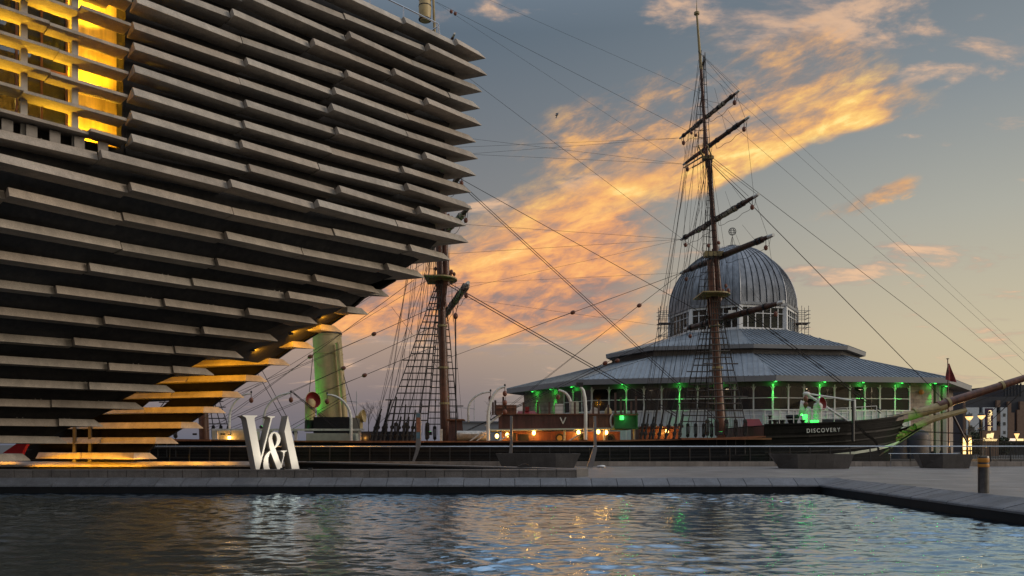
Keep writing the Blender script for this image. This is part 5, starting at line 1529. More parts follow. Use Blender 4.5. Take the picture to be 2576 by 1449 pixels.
def dome_r(t):   # t 0..1 in height
    return RB * max(0.0, (1 - t ** 2.15)) ** .58
for i in range(8):
    a0, a1 = R(ANG[i]), R(ANG[i] + 45)
    for k in range(7):
        f0, f1 = k / 7, (k + 1) / 7
        secs = []
        mb = MB(); cols = []
        for f in (f0 + .012, f1 - .012):
            colp = []
            for j in range(13):
                t = (j / 12) ** .9 if j < 12 else .992
                r = dome_r(t)
                c0 = Vector((r * math.cos(a0), r * math.sin(a0), 0)); c1 = Vector((r * math.cos(a1), r * math.sin(a1), 0))
                colp.append(CD + c0.lerp(c1, f) + UP * (ZB + HD * t))
            cols.append(colp)
        n = 13
        mb.add(cols[0] + cols[1], [(j, n + j, n + j + 1, j + 1) for j in range(n - 1)])
        # raised seam
        o_ = Vector((math.cos((a0 + a1) / 2), math.sin((a0 + a1) / 2), .35)).normalized()
        top = [p + o_ * .05 for p in cols[0]]; wid = (cols[1][0] - cols[0][0]).normalized() * .06
        mb.add(cols[0] + top + [p + wid for p in top], [(j, j + 1, n + j + 1, n + j) for j in range(n - 1)] + [(n + j, n + j + 1, 2 * n + j + 1, 2 * n + j) for j in range(n - 1)])
        mb.build('dome_panel', M['dome'], VC, True)
    pts = [CD + Vector((dome_r(t) * math.cos(a0), dome_r(t) * math.sin(a0), 0)) + UP * (ZB + HD * t) for t in [(j / 14) ** .9 for j in range(14)] + [.99]]
    MB().tube(pts, .085, 6).build('dome_rib', M['dome'], VC, True)
core = MB(); core.loft([[CD + Vector((dome_r(t) * .985 * math.cos(R(a)), dome_r(t) * .985 * math.sin(R(a)), 0)) + UP * (ZB + HD * t) for a in ANG] for t in [(j / 12) ** .9 for j in range(12)] + [.985]])
core.build('dome_shell', M['dome'], VC)
MB().lathe(CD + UP * (ZB + HD - .08), [(.75, -.05), (.75, .12), (.15, .2), (.1, .3)], 12).build('dome_cap', M['dome'], VC, True)
fin = MB().tube([CD + UP * (ZB + HD), CD + UP * (ZB + HD + 1.35)], .03, 6).build('finial', M['darkmetal'], VC)
for a in range(3): MB().tube([CD + UP * (ZB + HD + .1) + Vector((.35 * math.cos(a * 2.1), .35 * math.sin(a * 2.1), 0)), CD + UP * (ZB + HD + 1.2)], .02, 5).build('finial_leg', M['darkmetal'], fin)
gc = CD + UP * (ZB + HD + 1.7)
for axis in range(7):
    pts = []
    for k in range(17):
        a = 2 * math.pi * k / 16
        if axis < 4: v = Matrix.Rotation(axis * math.pi / 4, 3, 'Z') @ Vector((math.cos(a) * .42, 0, math.sin(a) * .42))
        else: z_ = (axis - 5) * .2; rr = (.42 ** 2 - z_ * z_) ** .5; v = Vector((math.cos(a) * rr, math.sin(a) * rr, z_))
        pts.append(gc + v)
    MB().tube(pts, .022, 4).build('globe_hoop', M['darkmetal'], fin)
# walls below the eaves
W = scale_ring(EV, .925)
Zg0, Zg1, Zw = 4.35, 6.52, 6.98
MB().loft([[p + UP * 0.0 for p in scale_ring(EV, .60)], [p + UP * 7.2 for p in scale_ring(EV, .60)]]).build('inner_core', M['stone'], VC)
sb1 = MB().box((0, 0, 0), (.588, .10, .288)).mesh('stone_block', M['stone']); sb2 = MB().box((0, 0, 0), (.588, .10, .288)).mesh('stone_block', M['stone2'])
rb_ = random.Random(2)
def stone_wall(p, q, z0, z1):
    d = (q - p).normalized(); L_ = (q - p).length; n_ = Vector((d.y, -d.x, 0)); mtx = Matrix(((d.x, n_.x, 0), (d.y, n_.y, 0), (0, 0, 1))).to_4x4()
    root = MB().box((p + q) / 2 - n_ * .15 + UP * ((z0 + z1) / 2), (L_, .26, z1 - z0), mtx.to_3x3()).build('stone_wall', M['mortar'], VC)
    nz = int((z1 - z0) / .30)
    for r_ in range(nz):
        x = -.3 if r_ % 2 else 0.0
        while x < L_ - .05:
            x0, x1 = max(x, 0), min(x + .60, L_)
            if x1 - x0 > .12:
                sx = (x1 - x0 - .012) / .588
                put('stone_block', rb_.choice((sb1, sb2)), root, Matrix.Translation(p + d * ((x0 + x1) / 2) + n_ * (-.02 + rb_.uniform(-.012, .012)) + UP * (z0 + .15 + r_ * .30)) @ mtx @ Matrix.Diagonal((sx, 1, 1, 1)))
            x += .60
    return root
def bays(p, q, n, first_dark=0):
    d = (q - p).normalized(); L_ = (q - p).length; n_ = Vector((d.y, -d.x, 0)); mtx = Matrix(((d.x, n_.x, 0), (d.y, n_.y, 0), (0, 0, 1)))
    w = L_ / n
    MB().box((p + q) / 2 - n_ * .05 + UP * ((Zg1 + Zw) / 2 + .06), (L_, .25, Zw - Zg1 + .25), mtx).build('frieze', M['frieze'], VC)
    MB().box((p + q) / 2 + n_ * .03 + UP * (5.42), (L_, .09, .07), mtx).build('glazing_rail', M['wframe'], VC)
    MB().box((p + q) / 2 + n_ * .03 + UP * (Zg0), (L_, .12, .10), mtx).build('glazing_rail', M['wframe'], VC)
    for k in range(n + 1):
        c = p + d * w * k
        MB().box(c + n_ * .02 + UP * (Zg1 / 2 + .1), (.13, .13, Zg1 + .1), mtx).build('column', M['wframe'], VC)
        for s in (-1, 1):
            if (k == 0 and s < 0) or (k == n and s > 0): continue
            pts = [c + d * s * (.06 + .34 * (1 - math.cos(a))) + n_ * .04 + UP * (Zg1 - .36 + .36 * math.sin(a)) for a in [math.pi / 2 * j / 5 for j in range(6)]]
            MB().tube(pts, .035, 5).build('column_bracket', M['wframe'], VC)
    for k in range(n):
        p0, p1 = p + d * (w * k + .07), p + d * (w * (k + 1) - .07)
        for z0, z1 in ((Zg0 + .05, 5.385), (5.455, Zg1)):
            MB().hexa([p0 + UP * z0, p1 + UP * z0, p1 - n_ * .02 + UP * z0, p0 - n_ * .02 + UP * z0], [p0 + UP * z1, p1 + UP * z1, p1 - n_ * .02 + UP * z1, p0 - n_ * .02 + UP * z1]).build('pane', M['glassdark'], VC)
        for z0, z1 in ((.1, 1.4), (1.44, 2.85), (2.89, Zg0 - .05)):
            MB().hexa([p0 + UP * z0, p1 + UP * z0, p1 - n_ * .06 + UP * z0, p0 - n_ * .06 + UP * z0], [p0 + UP * z1, p1 + UP * z1, p1 - n_ * .06 + UP * z1, p0 - n_ * .06 + UP * z1]).build('dado_panel', M['dado'], VC)
        MB().box((p0 + p1) / 2 + n_ * .02 + UP * 2.2, (.06, .08, 4.2), mtx).build('glazing_bar', M['wframe'], VC)
    # things seen dimly through the glass: inner piers and doors
    for k in range(n):
        if (k + first_dark) % 3 == 0:
            c = p + d * w * (k + .3) - n_ * 1.6; MB().lathe(c, [(.22, 0), (.22, 6.9)], 12).build('inner_pier', M['wframe'], VC)
        if (k + first_dark) % 4 == 1:
            c = p + d * w * (k + .5) - n_ * 2.4; MB().box(c + UP * 4.6, (.9, .1, 3.4), mtx).build('inner_door', M['panelwood_d'], VC)
def along(i, t): return W[i].lerp(W[(i + 1) % 8], t)
stone_wall(along(0, .0), along(0, .62), 1.2, 6.9)
bays(along(0, .63), along(0, 1.0), 3)
bays(along(1, .0), along(1, 1.0), 10, 1)
bays(along(2, .0), along(2, .86), 9, 2)
stone_wall(along(2, .865), along(2, 1.0), 1.2, 6.9)
stone_wall(along(3, .0), along(3, .55), .6, 6.9)
for i in (4, 5, 6, 7): MB().add([W[i] + UP * 0, W[(i + 1) % 8] + UP * 0, W[(i + 1) % 8] + UP * 7, W[i] + UP * 7], [(0, 1, 2, 3)]).build('rear_wall', M['stone'], VC)
MB().add([along(3, .55), along(3, 1), along(3, 1) + UP * 7, along(3, .55) + UP * 7], [(0, 1, 2, 3)]).build('side_wall', M['stone'], VC)
# tall pale pilasters on the right-hand end
for t in (.12, .42): 
    c = along(3, t); MB().box(c + Vector((.15, -.25, 3.4)), (.35, .35, 6.8)).build('pilaster', M['concrete'], VC)
ri = W[3]
MB().lathe(along(2, .93) + Vector((.0, -.2, 6.05)), [(.03, -.09), (.22, -.08), (.24, .05), (.05, .12)], 12, Matrix.Rotation(R(90), 3, 'X')).build('alarm_box', M['band'], VC, True)
# green lights under the eaves
gl = [(0, .22), (0, .50), (0, .80), (1, .18), (1, .50), (1, .72), (2, .0), (2, .30), (2, .54), (2, .785), (2, 1.0), (3, .35)]
for i, t in gl:
    c = along(i, t); d = (W[(i + 1) % 8] - W[i]).normalized(); n_ = Vector((d.y, -d.x, 0))
    p = c + n_ * .62 + UP * (ZE - .49)
    MB().lathe(p, [(.02, -.035), (.09, -.035), (.10, .0), (.06, .06)], 10).build('eave_light', M['lampgreen'], VC, True)
    lamp('POINT', p - UP * .16 - n_ * .22, 9, GREEN, VC, .05, name='eave_glow')
    lamp('SPOT', p - UP * .09 - n_ * .12, 240, GREEN, VC, .04, aim=c + n_ * .02 + UP * 4.4, size=44, blend=.9, name='eave_beam')
# scaffolds beside the drum
def scaffold(px, n_lab, Ys, w):
    c = P(px, 845, Ys); sc_ = thing('scaffold', c, n_lab, 'scaffold', 'scaffolds beside the dome')
    for dx in (-w / 2, 0, w / 2):
        for dy in (0, 1.2):
            MB().tube([c + Vector((dx, dy, -.3)), c + Vector((dx, dy, 3.3))], .035, 6).build('standard', M['scaff'], sc_)
    for z in (.1, .95, 1.45, 1.95, 2.35, 2.75):
        for dy in (0, 1.2): MB().tube([c + Vector((-w / 2 - .2, dy, z)), c + Vector((w / 2 + .2, dy, z))], .03, 6).build('ledger', M['scaff'], sc_)
        for dx in (-w / 2, w / 2): MB().tube([c + Vector((dx, -.1, z)), c + Vector((dx, 1.3, z))], .03, 6).build('transom', M['scaff'], sc_)
    MB().box(c + Vector((0, .6, 1.40)), (w + .3, 1.2, .08)).build('deck_board', M['spar'], sc_)
    for z in range(6): MB().tube([c + Vector((w * .2, -.1, -.1 + z * .25)), c + Vector((w * .45, -.1, -.1 + z * .25))], .02, 5).build('ladder_rung', M['scaff'], sc_)
    MB().tube([c + Vector((-w / 2, -.06, 0)), c + Vector((w / 2, -.06, 1.4))], .025, 6).build('brace', M['scaff'], sc_)
scaffold(1676, 'tube scaffold against the left side of the dome drum', 87.5, 1.3)
scaffold(2017, 'tube scaffold against the right side of the dome drum', 86.8, 1.5)

# ------------------------------------------------------------------ plaza furniture
def planter(xs, yb, yt, Y, dpt, label, fx_left, n):
    """tapered stone planter: xs = left/right at top and bottom (pixels of the front face)"""
    (tl, tr), (bl, br_) = xs
    a, b = P(bl, yb, Y), P(br_, yb, Y); c, d = P(tl, yt, Y - .12), P(tr, yt, Y - .12)
    z1 = c.z
    o = thing('planter', ((a.x + b.x) / 2, Y, 0), label, 'planter', 'stone planters on the plaza')
    # the left chamfered face, then n front panels
    fb, ftp = fx_left
    fbx, ftx = P(fb, yb, Y).x, P(ftp, yt, Y - .12).x
    back = dpt
    L0b, L0t = Vector((a.x, Y + back * .45, 0.01)), Vector((c.x, Y + back * .40, z1))
    F0b, F0t = Vector((fbx, Y, 0.01)), Vector((ftx, Y - .12, z1))
    F1b, F1t = Vector((b.x, Y + .06, 0.01)), Vector((d.x, Y - .06, z1))
    B1b, B1t = Vector((b.x - .3, Y + back, 0.01)), Vector((d.x - .2, Y + back, z1))
    B0b, B0t = Vector((a.x + .3, Y + back, 0.01)), Vector((c.x + .2, Y + back, z1))
    inn = lambda p: Vector(p) + (Vector(((a.x + b.x) / 2, Y + back / 2, p.z)) - Vector(p)) * .06
    def pan(p0, p1, q0, q1):
        MB().hexa([p0, p1, inn(p1), inn(p0)], [q0, q1, inn(q1), inn(q0)]).build('panel', M['planter'], o)
    pan(L0b, F0b, L0t, F0t)
    for k in range(n):
        t0, t1 = k / n + .002, (k + 1) / n - .002
        pan(F0b.lerp(F1b, t0), F0b.lerp(F1b, t1), F0t.lerp(F1t, t0), F0t.lerp(F1t, t1))
    pan(F1b, B1b, F1t, B1t); pan(B1b, B0b, B1t, B0t); pan(B0b, L0b, B0t, L0t)
    so_ = [inn(p) - UP * .12 for p in (L0t, F0t, F1t, B1t, B0t)]
    MB().add(so_, [(0, 1, 2, 3, 4)]).build('soil', M['soffit'], o)
planter(((1246, 1460), (1256, 1443)), 1172, 1141, 40.5, 1.6, 'wide dark stone planter at the end of the slanting kerb beside the thin sign panels', (1396, 1398), 1) if False else None
def planter_px(tl, tr, bl, br_, ftl, fbl, yt, yb, dz, n, label, dark_left=True):
    Y = EYE * F / (yb - HY)
    planter(((tl, tr), (bl, br_)), yb, yt, Y, 1.7, label, (fbl, ftl), n)
planter_px(1246, 1461, 1262, 1444, 1398, 1398, 1141, 1177.5, 0, 1, 'wide dark stone planter beside the thin steel sign panels, left of the plaza')
planter_px(1952, 2150, 1972, 2137, 2006, 2008, 1142.5, 1179.5, 0, 3, 'long tapered stone planter below the ship name lettering')
planter_px(2330, 2450, 2342, 2440, 2372, 2372, 1142.5, 1178.5, 0, 2, 'short tapered stone planter nearest the bollard')
Yb = EYE * F / (1240 - HY)
bo = P(2474, 1240, Yb); bl_ = thing('bollard', (bo.x, Yb, 0), 'brushed steel bollard with two orange bands on the plaza edge', 'bollard')
MB().lathe((bo.x, Yb, 0), [(.125, 0), (.125, .76)], 24).build('post', M['bolsteel'], bl_, True)
MB().lathe((bo.x, Yb, 0), [(.128, .645), (.130, .65), (.130, .715), (.128, .72)], 24).build('band', M['band'], bl_, True)
MB().lathe((bo.x, Yb, 0), [(.125, .76), (.125, .90), (.118, .918), (.02, .925)], 24).build('head', M['bolsteel'], bl_, True)
MB().lathe((bo.x, Yb, 0), [(.128, .765), (.130, .77), (.130, .865), (.128, .87)], 24).build('band', M['band'], bl_, True)
# sign panels: thin leaning steel blades
def totem(pts, Y, th_, label, poster=None):
    o = thing('sign_panel', P(pts[0][0], 1165, Y), label, 'sign', 'thin steel sign panels by the quay')
    prism([pts], lambda x, y: P(x, y, Y), lambda x, y: P(x, y, Y) + Vector((.02, th_, 0))).build('blade', M['signsteel'], o)
    if poster:
        x0, x1, ys = poster
        for (y0, y1, m) in ys:
            MB().hexa([P(x0, y1, Y - .012), P(x1, y1, Y - .012), P(x1, y1, Y - .004), P(x0, y1, Y - .004)], [P(x0, y0, Y - .012), P(x1, y0, Y - .012), P(x1, y0, Y - .004), P(x0, y0, Y - .004)]).build('print', M[m], o)
totem([(1046, 1037), (1058, 1040), (1058, 1107), (1056, 1122), (1050, 1142), (1042, 1161), (1037, 1161), (1046, 1130), (1046, 1080)], 43.4, .10, 'info sign panel with printed picture standing by the quay railing left of the plaza', (1047.5, 1056.5, ((1040, 1049, 'skyprint'), (1051, 1086, 'blueprint'), (1088, 1103, 'skyprint'))))
totem([(1283, 1046), (1289, 1046), (1289, 1120), (1288, 1140), (1276, 1160), (1281, 1135), (1283, 1110)], 43.2, .6, 'edge-on dark sign panel rising behind the wide planter')
totem([(1494, 1047), (1500, 1047), (1501, 1122), (1502, 1130), (1492, 1175), (1477, 1175), (1495, 1122)], 41.9, .55, 'edge-on leaning sign panel right of the wide planter')
# curved cover plate on the basin kerb and a white bag on the paving
cvp = P(1322, 1178, 31.8); mb = MB()
secs = [[Vector((cvp.x - .36 + .72 * i / 8, cvp.y + dy, .30 + .14 * math.sin(math.pi * min(1, (i / 8) * 1.1)) * (1 if i < 7 else .5))) for dy in (0, .25)] for i in range(9)]
mb.loft([[s[0], s[1], Vector((s[1].x, s[1].y, .295)), Vector((s[0].x, s[0].y, .295))] for s in secs])
tag(mb.build('spotlight_hood', M['darkmetal'], None, True), 'small dark curved hood lying on the slanting basin kerb', 'hood')
bgp = P(1514, 1172, 42.0); mb = MB()
mb.ell((bgp.x, bgp.y, .06), .20, .14, .075, 12, 6); mb.ell((bgp.x - .14, bgp.y + .02, .05), .14, .1, .06, 10, 5)
tag(mb.build('plastic_bag', M['plastic'], None, True), 'crumpled white plastic bag lying against the quay kerb', 'bag')
# low rail on the right of the quay
lrr = thing('low_rail', P(2300, 1160, 46.5), 'short low steel rail behind the short planter near the bollard', 'railing')
MB().tube([P(2235, 1141, 43.6), P(2410, 1141.5, 43.6)], .018, 8).build('bar', M['steel'], lrr, True)
for px in (2240, 2405): p = P(px, 1141, 43.6); MB().box((p.x, p.y, p.z / 2), (.04, .04, p.z)).build('post', M['steel'], lrr)

# ------------------------------------------------------------------ right background: hotel, lamps, lit posts
HO = thing('hotel_block', P(2520, 1119, 130), 'dark slate and brown hotel block beyond the bowsprit with lit signs', 'building')
def facade(name, x0, x1, y0, y1, Y, m, parent=HO, dep=6, cut=0):
    a, b = P(x0, y1, Y), P(x1, y0, Y)
    z0 = max(a.z, 0)
    return MB().box(((a.x + b.x) / 2, Y + dep / 2, (z0 + b.z) / 2), (b.x - a.x, dep, b.z - z0)).build(name, m, parent)
facade('main_block', 2426, 2700, 998, 1200, 130, M['slate'], dep=20)
facade('tower', 2524, 2700, 968, 1200, 131, M['slate'], dep=16)
for x0, x1, y0, y1, m in ((2431, 2463, 1025, 1200, 'dado'), (2473, 2507, 1025, 1200, 'dado'), (2517, 2534, 1025, 1108, 'dado'), (2426, 2429, 1011, 1200, 'brown'), (2507.5, 2516.5, 1007, 1024, 'brown'), (2508, 2517, 1040, 1060, 'brown'), (2509, 2517, 1070, 1110, 'brown'), (2536, 2700, 1100, 1200, 'brown'), (2535.5, 2544, 1010, 1100, 'brown'), (2544, 2552, 1038, 1100, 'brown'), (2566, 2700, 1010, 1100, 'brown'), (2559, 2566, 1031, 1100, 'brown')):
    facade('cladding', x0, x1, y0, y1, 129.6, M[m], dep=.45)
for x in range(6): facade('roof_screen', 2528 + x * 8, 2530 + x * 8, 970 - 6, 997, 130.9, M['slate'], dep=.3)
for (x0, y0) in ((2510, 1032), (2511, 1064), (2510, 1095), (2440, 1040), (2440, 1070), (2484, 1096), (2524, 1040), (2524, 1062), (2524, 1084), (2466, 1036), (2466, 1062)):
    facade('window', x0, x0 + 6, y0, y0 + 8, 129.55, M['glassdark'], dep=.3)
facade('sunset_window', 2436, 2452, 1074, 1092, 129.5, M['glassdark'], dep=.2)
SGN = thing('hotel_sign', P(2490, 1080, 100), 'tall purple illuminated hotel sign with crescent and vertical lettering', 'sign')
facade('board', 2482, 2498, 1027, 1083, 100, M['purple'], SGN, .4)
facade('sign_post', 2488, 2492, 1083, 1200, 100.1, M['darkmetal'], SGN, .2)
me = text_mesh('Premier Inn', .86, .02, 'lettering', M['signglow'])
pc = P(2490, 1062, 99.93); put('lettering', me, SGN, Matrix.Translation(pc) @ Matrix.Rotation(R(90), 4, 'X') @ Matrix.Rotation(R(-90), 4, 'Z') @ Matrix.Diagonal((.52, .92, 1, 1)))
cr_o = [(math.cos(a) * .30, math.sin(a) * .30) for a in [math.pi * 2 * i / 24 for i in range(24)]]
c0 = P(2491, 1037, 99.95)
outer = [(math.cos(a) * .25, math.sin(a) * .25) for a in [R(150) - R(300) * i / 20 for i in range(21)]]
inner = [(math.cos(a) * .17 - .09, math.sin(a) * .17) for a in [R(-150) + R(300) * i / 14 for i in range(15)]]
prism([outer + inner], lambda x, y: c0 + Vector((x, 0, y)), lambda x, y: c0 + Vector((x, .03, y))).build('crescent', M['signglow'], SGN)
BS = thing('restaurant_sign', P(2492, 1118, 85), 'brown illuminated restaurant sign with a glowing figure above the lettering', 'sign')
facade('board', 2472, 2513, 1083, 1200, 85, M['brown'], BS, .5)
me = text_mesh('Beefeater', .48, .02, 'lettering', M['signglow'])
put('lettering', me, BS, Matrix.Translation(P(2491.5, 1106, 84.93)) @ Matrix.Rotation(R(90), 4, 'X') @ Matrix.Diagonal((.80, 1.0, 1, 1)))
lg = [(2482, 1102), (2482, 1093), (2485, 1091), (2492, 1091), (2493, 1089), (2501, 1089), (2500, 1092), (2499, 1099), (2498, 1103), (2495, 1103), (2494, 1101), (2488, 1101), (2487, 1103)]
prism([lg], lambda x, y: P(x, y, 84.93), lambda x, y: P(x, y, 84.97)).build('emblem', M['signglow'], BS)
arr = [(2474, 1124), (2478, 1121), (2478, 1123), (2482, 1123), (2482, 1125), (2478, 1125), (2478, 1127)]
prism([arr], lambda x, y: P(x, y, 84.93), lambda x, y: P(x, y, 84.97)).build('arrow', M['signglow'], BS)
SH = thing('shop_front', P(2560, 1119, 95), 'low shop front with a bright lit sign strip at the right edge', 'building')
facade('front_wall', 2515, 2700, 1110, 1200, 95, M['slate'], SH, 5)
facade('canopy', 2513, 2700, 1109, 1113, 94, M['granite_d'], SH, 2)
facade('sign_strip', 2540, 2554, 1103, 1109, 93.9, M['signwhite'], SH, .2); facade('sign_strip', 2555, 2575, 1103.5, 1109, 93.9, M['signglow'], SH, .2)
def street_lamp(px, py, Y, label, grp='pair of classic street lamps'):
    c = P(px, py, Y); o = thing('street_lamp', (c.x, Y, 0), label, 'street lamp', grp)
    MB().lathe((c.x, Y, 0), [(.14, 0), (.12, .8), (.06, 1.0), (.05, c.z - .5), (.09, c.z - .45), (.06, c.z - .3)], 10).build('column', M['black'], o, True)
    MB().tube([(c.x - .35, Y, c.z - 1.1), (c.x + .35, Y, c.z - 1.1)], .025, 6).build('ladder_bar', M['black'], o)
    MB().lathe((c.x, Y, c.z), [(.05, -.32), (.18, -.22), (.30, -.02), (.31, .02)], 14).build('globe', M['globe'], o, True)
    MB().lathe((c.x, Y, c.z), [(.33, .03), (.31, .10), (.14, .22), (.05, .28), (.03, .40)], 14).build('hood', M['black'], o, True)
    lamp('POINT', (c.x, Y - .4, c.z - .45), 60, (1, .6, .25), o, .15, name='street_lamp_glow')
street_lamp(2438, 1048.5, 68, 'lit street lamp nearer the visitor centre, left of the pair')
street_lamp(2469, 1046, 70, 'lit street lamp beside the tall hotel sign, right of the pair')
wl = P(2558, 1095, 90); o = thing('wedge_lamp', (wl.x, 90, 0), 'wedge shaped lit lantern above the shop front sign strip', 'street lamp')
MB().lathe(wl, [(.04, -.45), (.26, .15), (.27, .2)], 8).build('lantern', M['globe'], o); MB().lathe(wl, [(.42, .32), (.42, .36), (.05, .42)], 10).build('cap', M['darkmetal'], o)
MB().tube([(wl.x, 90.1, 0), (wl.x, 90.1, wl.z + .35)], .05, 6).build('column', M['darkmetal'], o)
for i, (px, lab) in enumerate(((2423.5, 'glowing amber light post left of the pair by the pale pilaster'), (2437.5, 'glowing amber light post right of the pair by the quay'))):
    c = P(px, 1130, 66.8); o = thing('light_post', (c.x, 66.8, 0), lab, 'light post', 'pair of glowing light posts')
    MB().box((c.x, 66.8, 1.0), (.34, .30, 2.0)).build('body', M['darkmetal'], o)
    for z in (.42, 1.0, 1.55): MB().box((c.x, 66.63, z), (.22, .03, .46)).build('light_strip', M['striplight'], o)
    lamp('POINT', (c.x, 66.0, 1.1), 90, (1, .58, .2), o, .2, name='light_post_glow')
# dark fence and posts on the right
FE = thing('bar_fence', P(2550, 1150, 62), 'dark upright bar fence behind the quay at the right edge', 'fence')
bm_ = MB().box((0, 0, .75), (.035, .035, 1.5)).mesh('bar', M['darkmetal'])
x = P(2442, 1, 67.4).x
while x < P(2620, 1, 67.4).x: put('bar', bm_, FE, Matrix.Translation((x, 67.4, 0))); x += .14
for z in (.15, 1.45): MB().box(((P(2442, 1, 67.4).x + P(2620, 1, 67.4).x) / 2, 67.4, z), (P(2620, 1, 67.4).x - P(2442, 1, 67.4).x, .05, .05)).build('rail', M['darkmetal'], FE)
GF = thing('gate_frame', P(2450, 1119, 72), 'thin amber-lit tubular frame beside the light posts', 'frame')
a, b = P(2441, 1106, 69), P(2477, 1106, 69)
for p in (a, b): MB().tube([(p.x, 69, 0), (p.x, 69, p.z)], .04, 6).build('post', M['granite_w'], GF)
MB().tube([(a.x, 69, a.z), (b.x, 69, b.z)], .04, 6).build('bar', M['granite_w'], GF)
# bushes by the hotel
rb = random.Random(8)
def bush(px, Y, w, h, label, seed):
    r_ = random.Random(seed); c = P(px, 1119, Y); o = thing('bush', (c.x, Y, 0), label, 'bush', 'bushes before the hotel')
    mb = MB()
    for i in range(900):
        u = Vector((r_.gauss(0, 1), r_.gauss(0, 1), r_.gauss(0, 1))).normalized() * (r_.random() ** .35)
        k = 1 + .35 * mnoise.noise(u * 2.2 + Vector((seed, 0, 0)))
        p = Vector((c.x + u.x * w * k, Y + u.y * w * k, h * .5 + u.z * h * .5 * k))
        a_ = Vector((r_.gauss(0, 1), r_.gauss(0, 1), r_.gauss(0, 1))).normalized() * .16; b_ = a_.cross(Vector((r_.gauss(0, 1), r_.gauss(0, 1), 1))).normalized() * .09
        mb.add([p - a_, p + b_, p + a_, p - b_], [(0, 1, 2, 3)])
    mb.build('foliage', M['foliage'], o)
    MB().tube([(c.x, Y, 0), (c.x + .1, Y, h * .6)], [.08, .03], 6).build('trunk', M['bark'], o)
bush(2448, 92, 1.3, 2.6, 'dark leafy bush under the left street lamp', 3); bush(2463, 93, 1.1, 2.9, 'dark leafy bush left of the restaurant sign', 5); bush(2520, 93, 1.0, 2.2, 'dark leafy bush right of the restaurant sign', 7)
# flag on a pole in front of the visitor centre end
fp = P(2387, 1150, 66.5); FL = thing('flagpole', (fp.x, 66.5, 0), 'thin wooden flagpole with a limp red flag before the visitor centre', 'flagpole')
zt_ = P(2387, 904, 66.5).z
MB().tube([(fp.x, 66.5, 0), (fp.x - .1, 66.5, zt_)], [.07, .04], 8).build('pole', M['mast'], FL, True); MB().lathe((fp.x - .1, 66.5, zt_), [(.02, 0), (.12, .03), (.12, .07), (.02, .1)], 10).build('truck', M['mast'], FL, True)
secs = []
for i in range(10):
    t = i / 9; z = zt_ - .35 - 1.35 * t; w_ = .15 + .75 * t
    secs.append([Vector((fp.x - .1 + w_ * s - .18 * t, 66.5 + .12 * math.sin(s * 9 + t * 3) * t, z - .25 * s * t)) for s in [k / 8 for k in range(9)]])
mb = MB(); mb.loft(secs, cap=False, close=False); mb.build('flag', M['fend'], FL, True)
# the two grey storage tanks under the bow, seen past the knee
for px, w, y0, lab in ((2262, 24, 1090, 'grey upright storage tank under the bow, left one'), (2305, 34, 1080, 'grey upright storage tank under the bow, right one')):
    c = P(px, 1119, 69.4); zt = P(px, y0, 69.4).z; r_ = w * 69.4 / F
    tag(MB().lathe((c.x, 69.6, 0), [(r_, 0), (r_, zt * .75), (r_ * .9, zt * .88), (r_ * .6, zt * .97), (.05, zt)], 20).build('storage_tank', M['slate'], None, True), lab, 'tank', 'tanks under the bow')

# ------------------------------------------------------------------ left background
def tall_lamp(px, y0, Y, arm, label):
    c = P(px, 1119, Y); zt = P(px, y0, Y).z; o = thing('street_lamp', (c.x, Y, 0), label, 'street lamp')
    MB().tube([(c.x, Y, 0), (c.x, Y, zt)], [.10, .05], 8).build('column', M['concrete'], o, True)
    za = P(px, y0 + 26, Y).z
    MB().tube([(c.x + .1, Y, za - .05), (c.x + arm, Y, za + .25)], [.06, .05], 6).build('arm', M['concrete'], o)
    MB().box((c.x + arm, Y, za + .22), (.8, .25, .1)).build('head', M['globe'] if arm > 3 else M['concrete'], o)
tall_lamp(897, 985, 110, -2.2, 'slim unlit road lamp standing behind the funnel')
tall_lamp(1193, 1002, 130, -3.0, 'slim road lamp seen between the mainmast and the bridge')
pv = thing('pavilion', P(1205, 1119, 100), 'low pale grey pavilion wall behind the ship davits', 'building')
MB().box((P(1190, 1, 100).x, 103, 2.0), (6.6, 6, 4.0)).build('wall', M['concrete'], pv); MB().box((P(1190, 1, 100).x, 103, 4.08), (7.0, 6.4, .16)).build('roof', M['fascia'], pv)
tsg = thing('traffic_signal', P(1016, 1119, 90), 'small red traffic signal glowing behind the shrouds', 'signal')
c = P(1016, 1103, 90); MB().box((c.x, 90, c.z / 2), (.10, .10, c.z)).build('column', M['darkmetal'], tsg); MB().box((c.x, 89.9, c.z + .1), (.35, .25, 1.0)).build('housing', M['darkmetal'], tsg); MB().box((c.x, 89.75, c.z + .35), (.24, .04, .24)).build('signal_lens', M['trafficred'], tsg)
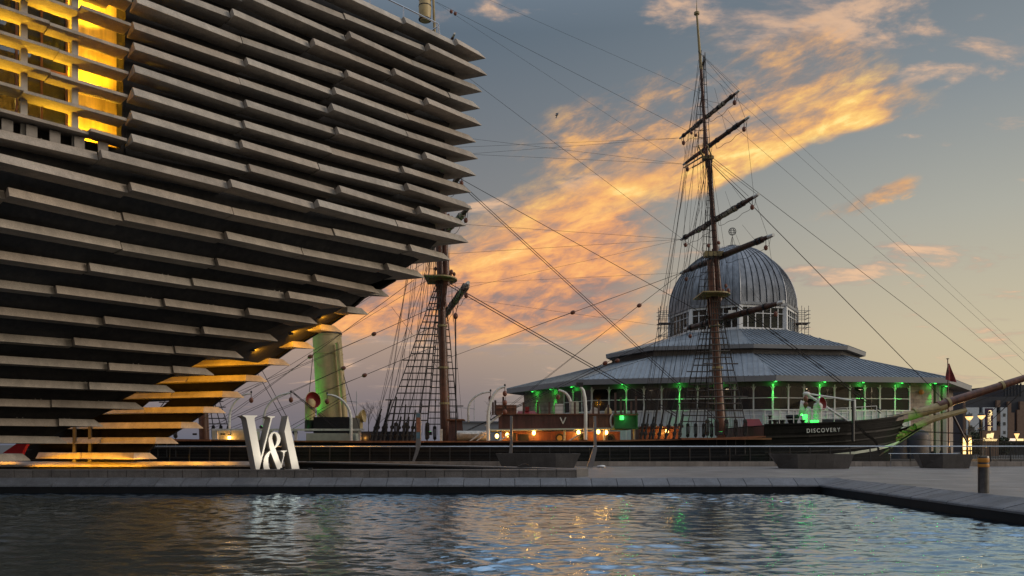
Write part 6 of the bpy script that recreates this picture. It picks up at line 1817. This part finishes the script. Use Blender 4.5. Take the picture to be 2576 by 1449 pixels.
def bare_tree(px, y0, Y, seed, label):
    r_ = random.Random(seed); c = P(px, 1119, Y); H = P(px, y0, Y).z
    o = thing('bare_tree', (c.x, Y, 0), label, 'tree', 'bare trees behind the quay')
    MB().tube([(c.x, Y, 0), (c.x + .1, Y, H * .5)], [.12, .06], 6).build('trunk', M['bark'], o)
    mb = MB()
    def grow(p, d, l, r, n):
        e = p + d * l; mb.tube([p, e], [r, r * .6], 4)
        if n:
            for _ in range(3): grow(e if _ else p.lerp(e, .6), (d + Vector((r_.gauss(0, .45), r_.gauss(0, .45), r_.uniform(0, .25)))).normalized(), l * r_.uniform(.6, .85), r * .6, n - 1)
    grow(Vector((c.x + .1, Y, H * .4)), Vector((0, 0, 1)), H * .22, .06, 4)
    mb.build('crown', M['bark'], o)
bare_tree(945, 1008, 95, 2, 'thin bare tree left of the mainmast shrouds'); bare_tree(925, 1020, 98, 4, 'thin bare tree nearest the funnel'); bare_tree(1228, 1010, 100, 6, 'thin bare tree behind the davits by the bridge')
# the one bird in the sky
bp2 = P(1400, 290, 80); mb = MB()
mb.tube([bp2 + Vector((-.16, 0, .02)), bp2, bp2 + Vector((.18, 0, .05))], [.02, .07, .03], 6)
mb.add([bp2, bp2 + Vector((-.12, -.2, -.35)), bp2 + Vector((-.02, -.3, -.42)), bp2 + Vector((.10, 0, .0))], [(0, 1, 2, 3)])
mb.add([bp2 + UP * .02, bp2 + Vector((-.10, .2, .30)), bp2 + Vector((.25, .3, .38)), bp2 + Vector((.10, 0, .02))], [(0, 1, 2, 3)])
tag(mb.build('bird', M['black']), 'small dark bird flying in the sky left of the foremast', 'bird')

p0, p1 = octp(RD + .25, ANG[2] + 3), octp(RD + .25, ANG[2] - 6)
bn = MB().hexa([P(1832, 797, 82.1), P(1851, 797, 82.1), P(1851, 797, 82.15), P(1832, 797, 82.15)], [P(1832, 780, 82.1), P(1851, 780, 82.1), P(1851, 780, 82.15), P(1832, 780, 82.15)]).build('banner', M['white'], VC)

for i, t in ((1, .25), (1, .75), (2, .3), (2, .7)):  # lamps and fittings added to brighten the dark interior behind the glass
    c = along(i, t); p = C0 + (c - C0) * .86 + UP * 6.3
    lamp('POINT', p, 70, (1, .74, .46), VC, .2, name='foyer_fill')
    MB().lathe(p + UP * .12, [(.04, .5), (.05, .1), (.18, .05), (.18, 0)], 10).build('fill_fitting', M['wframe'], VC)
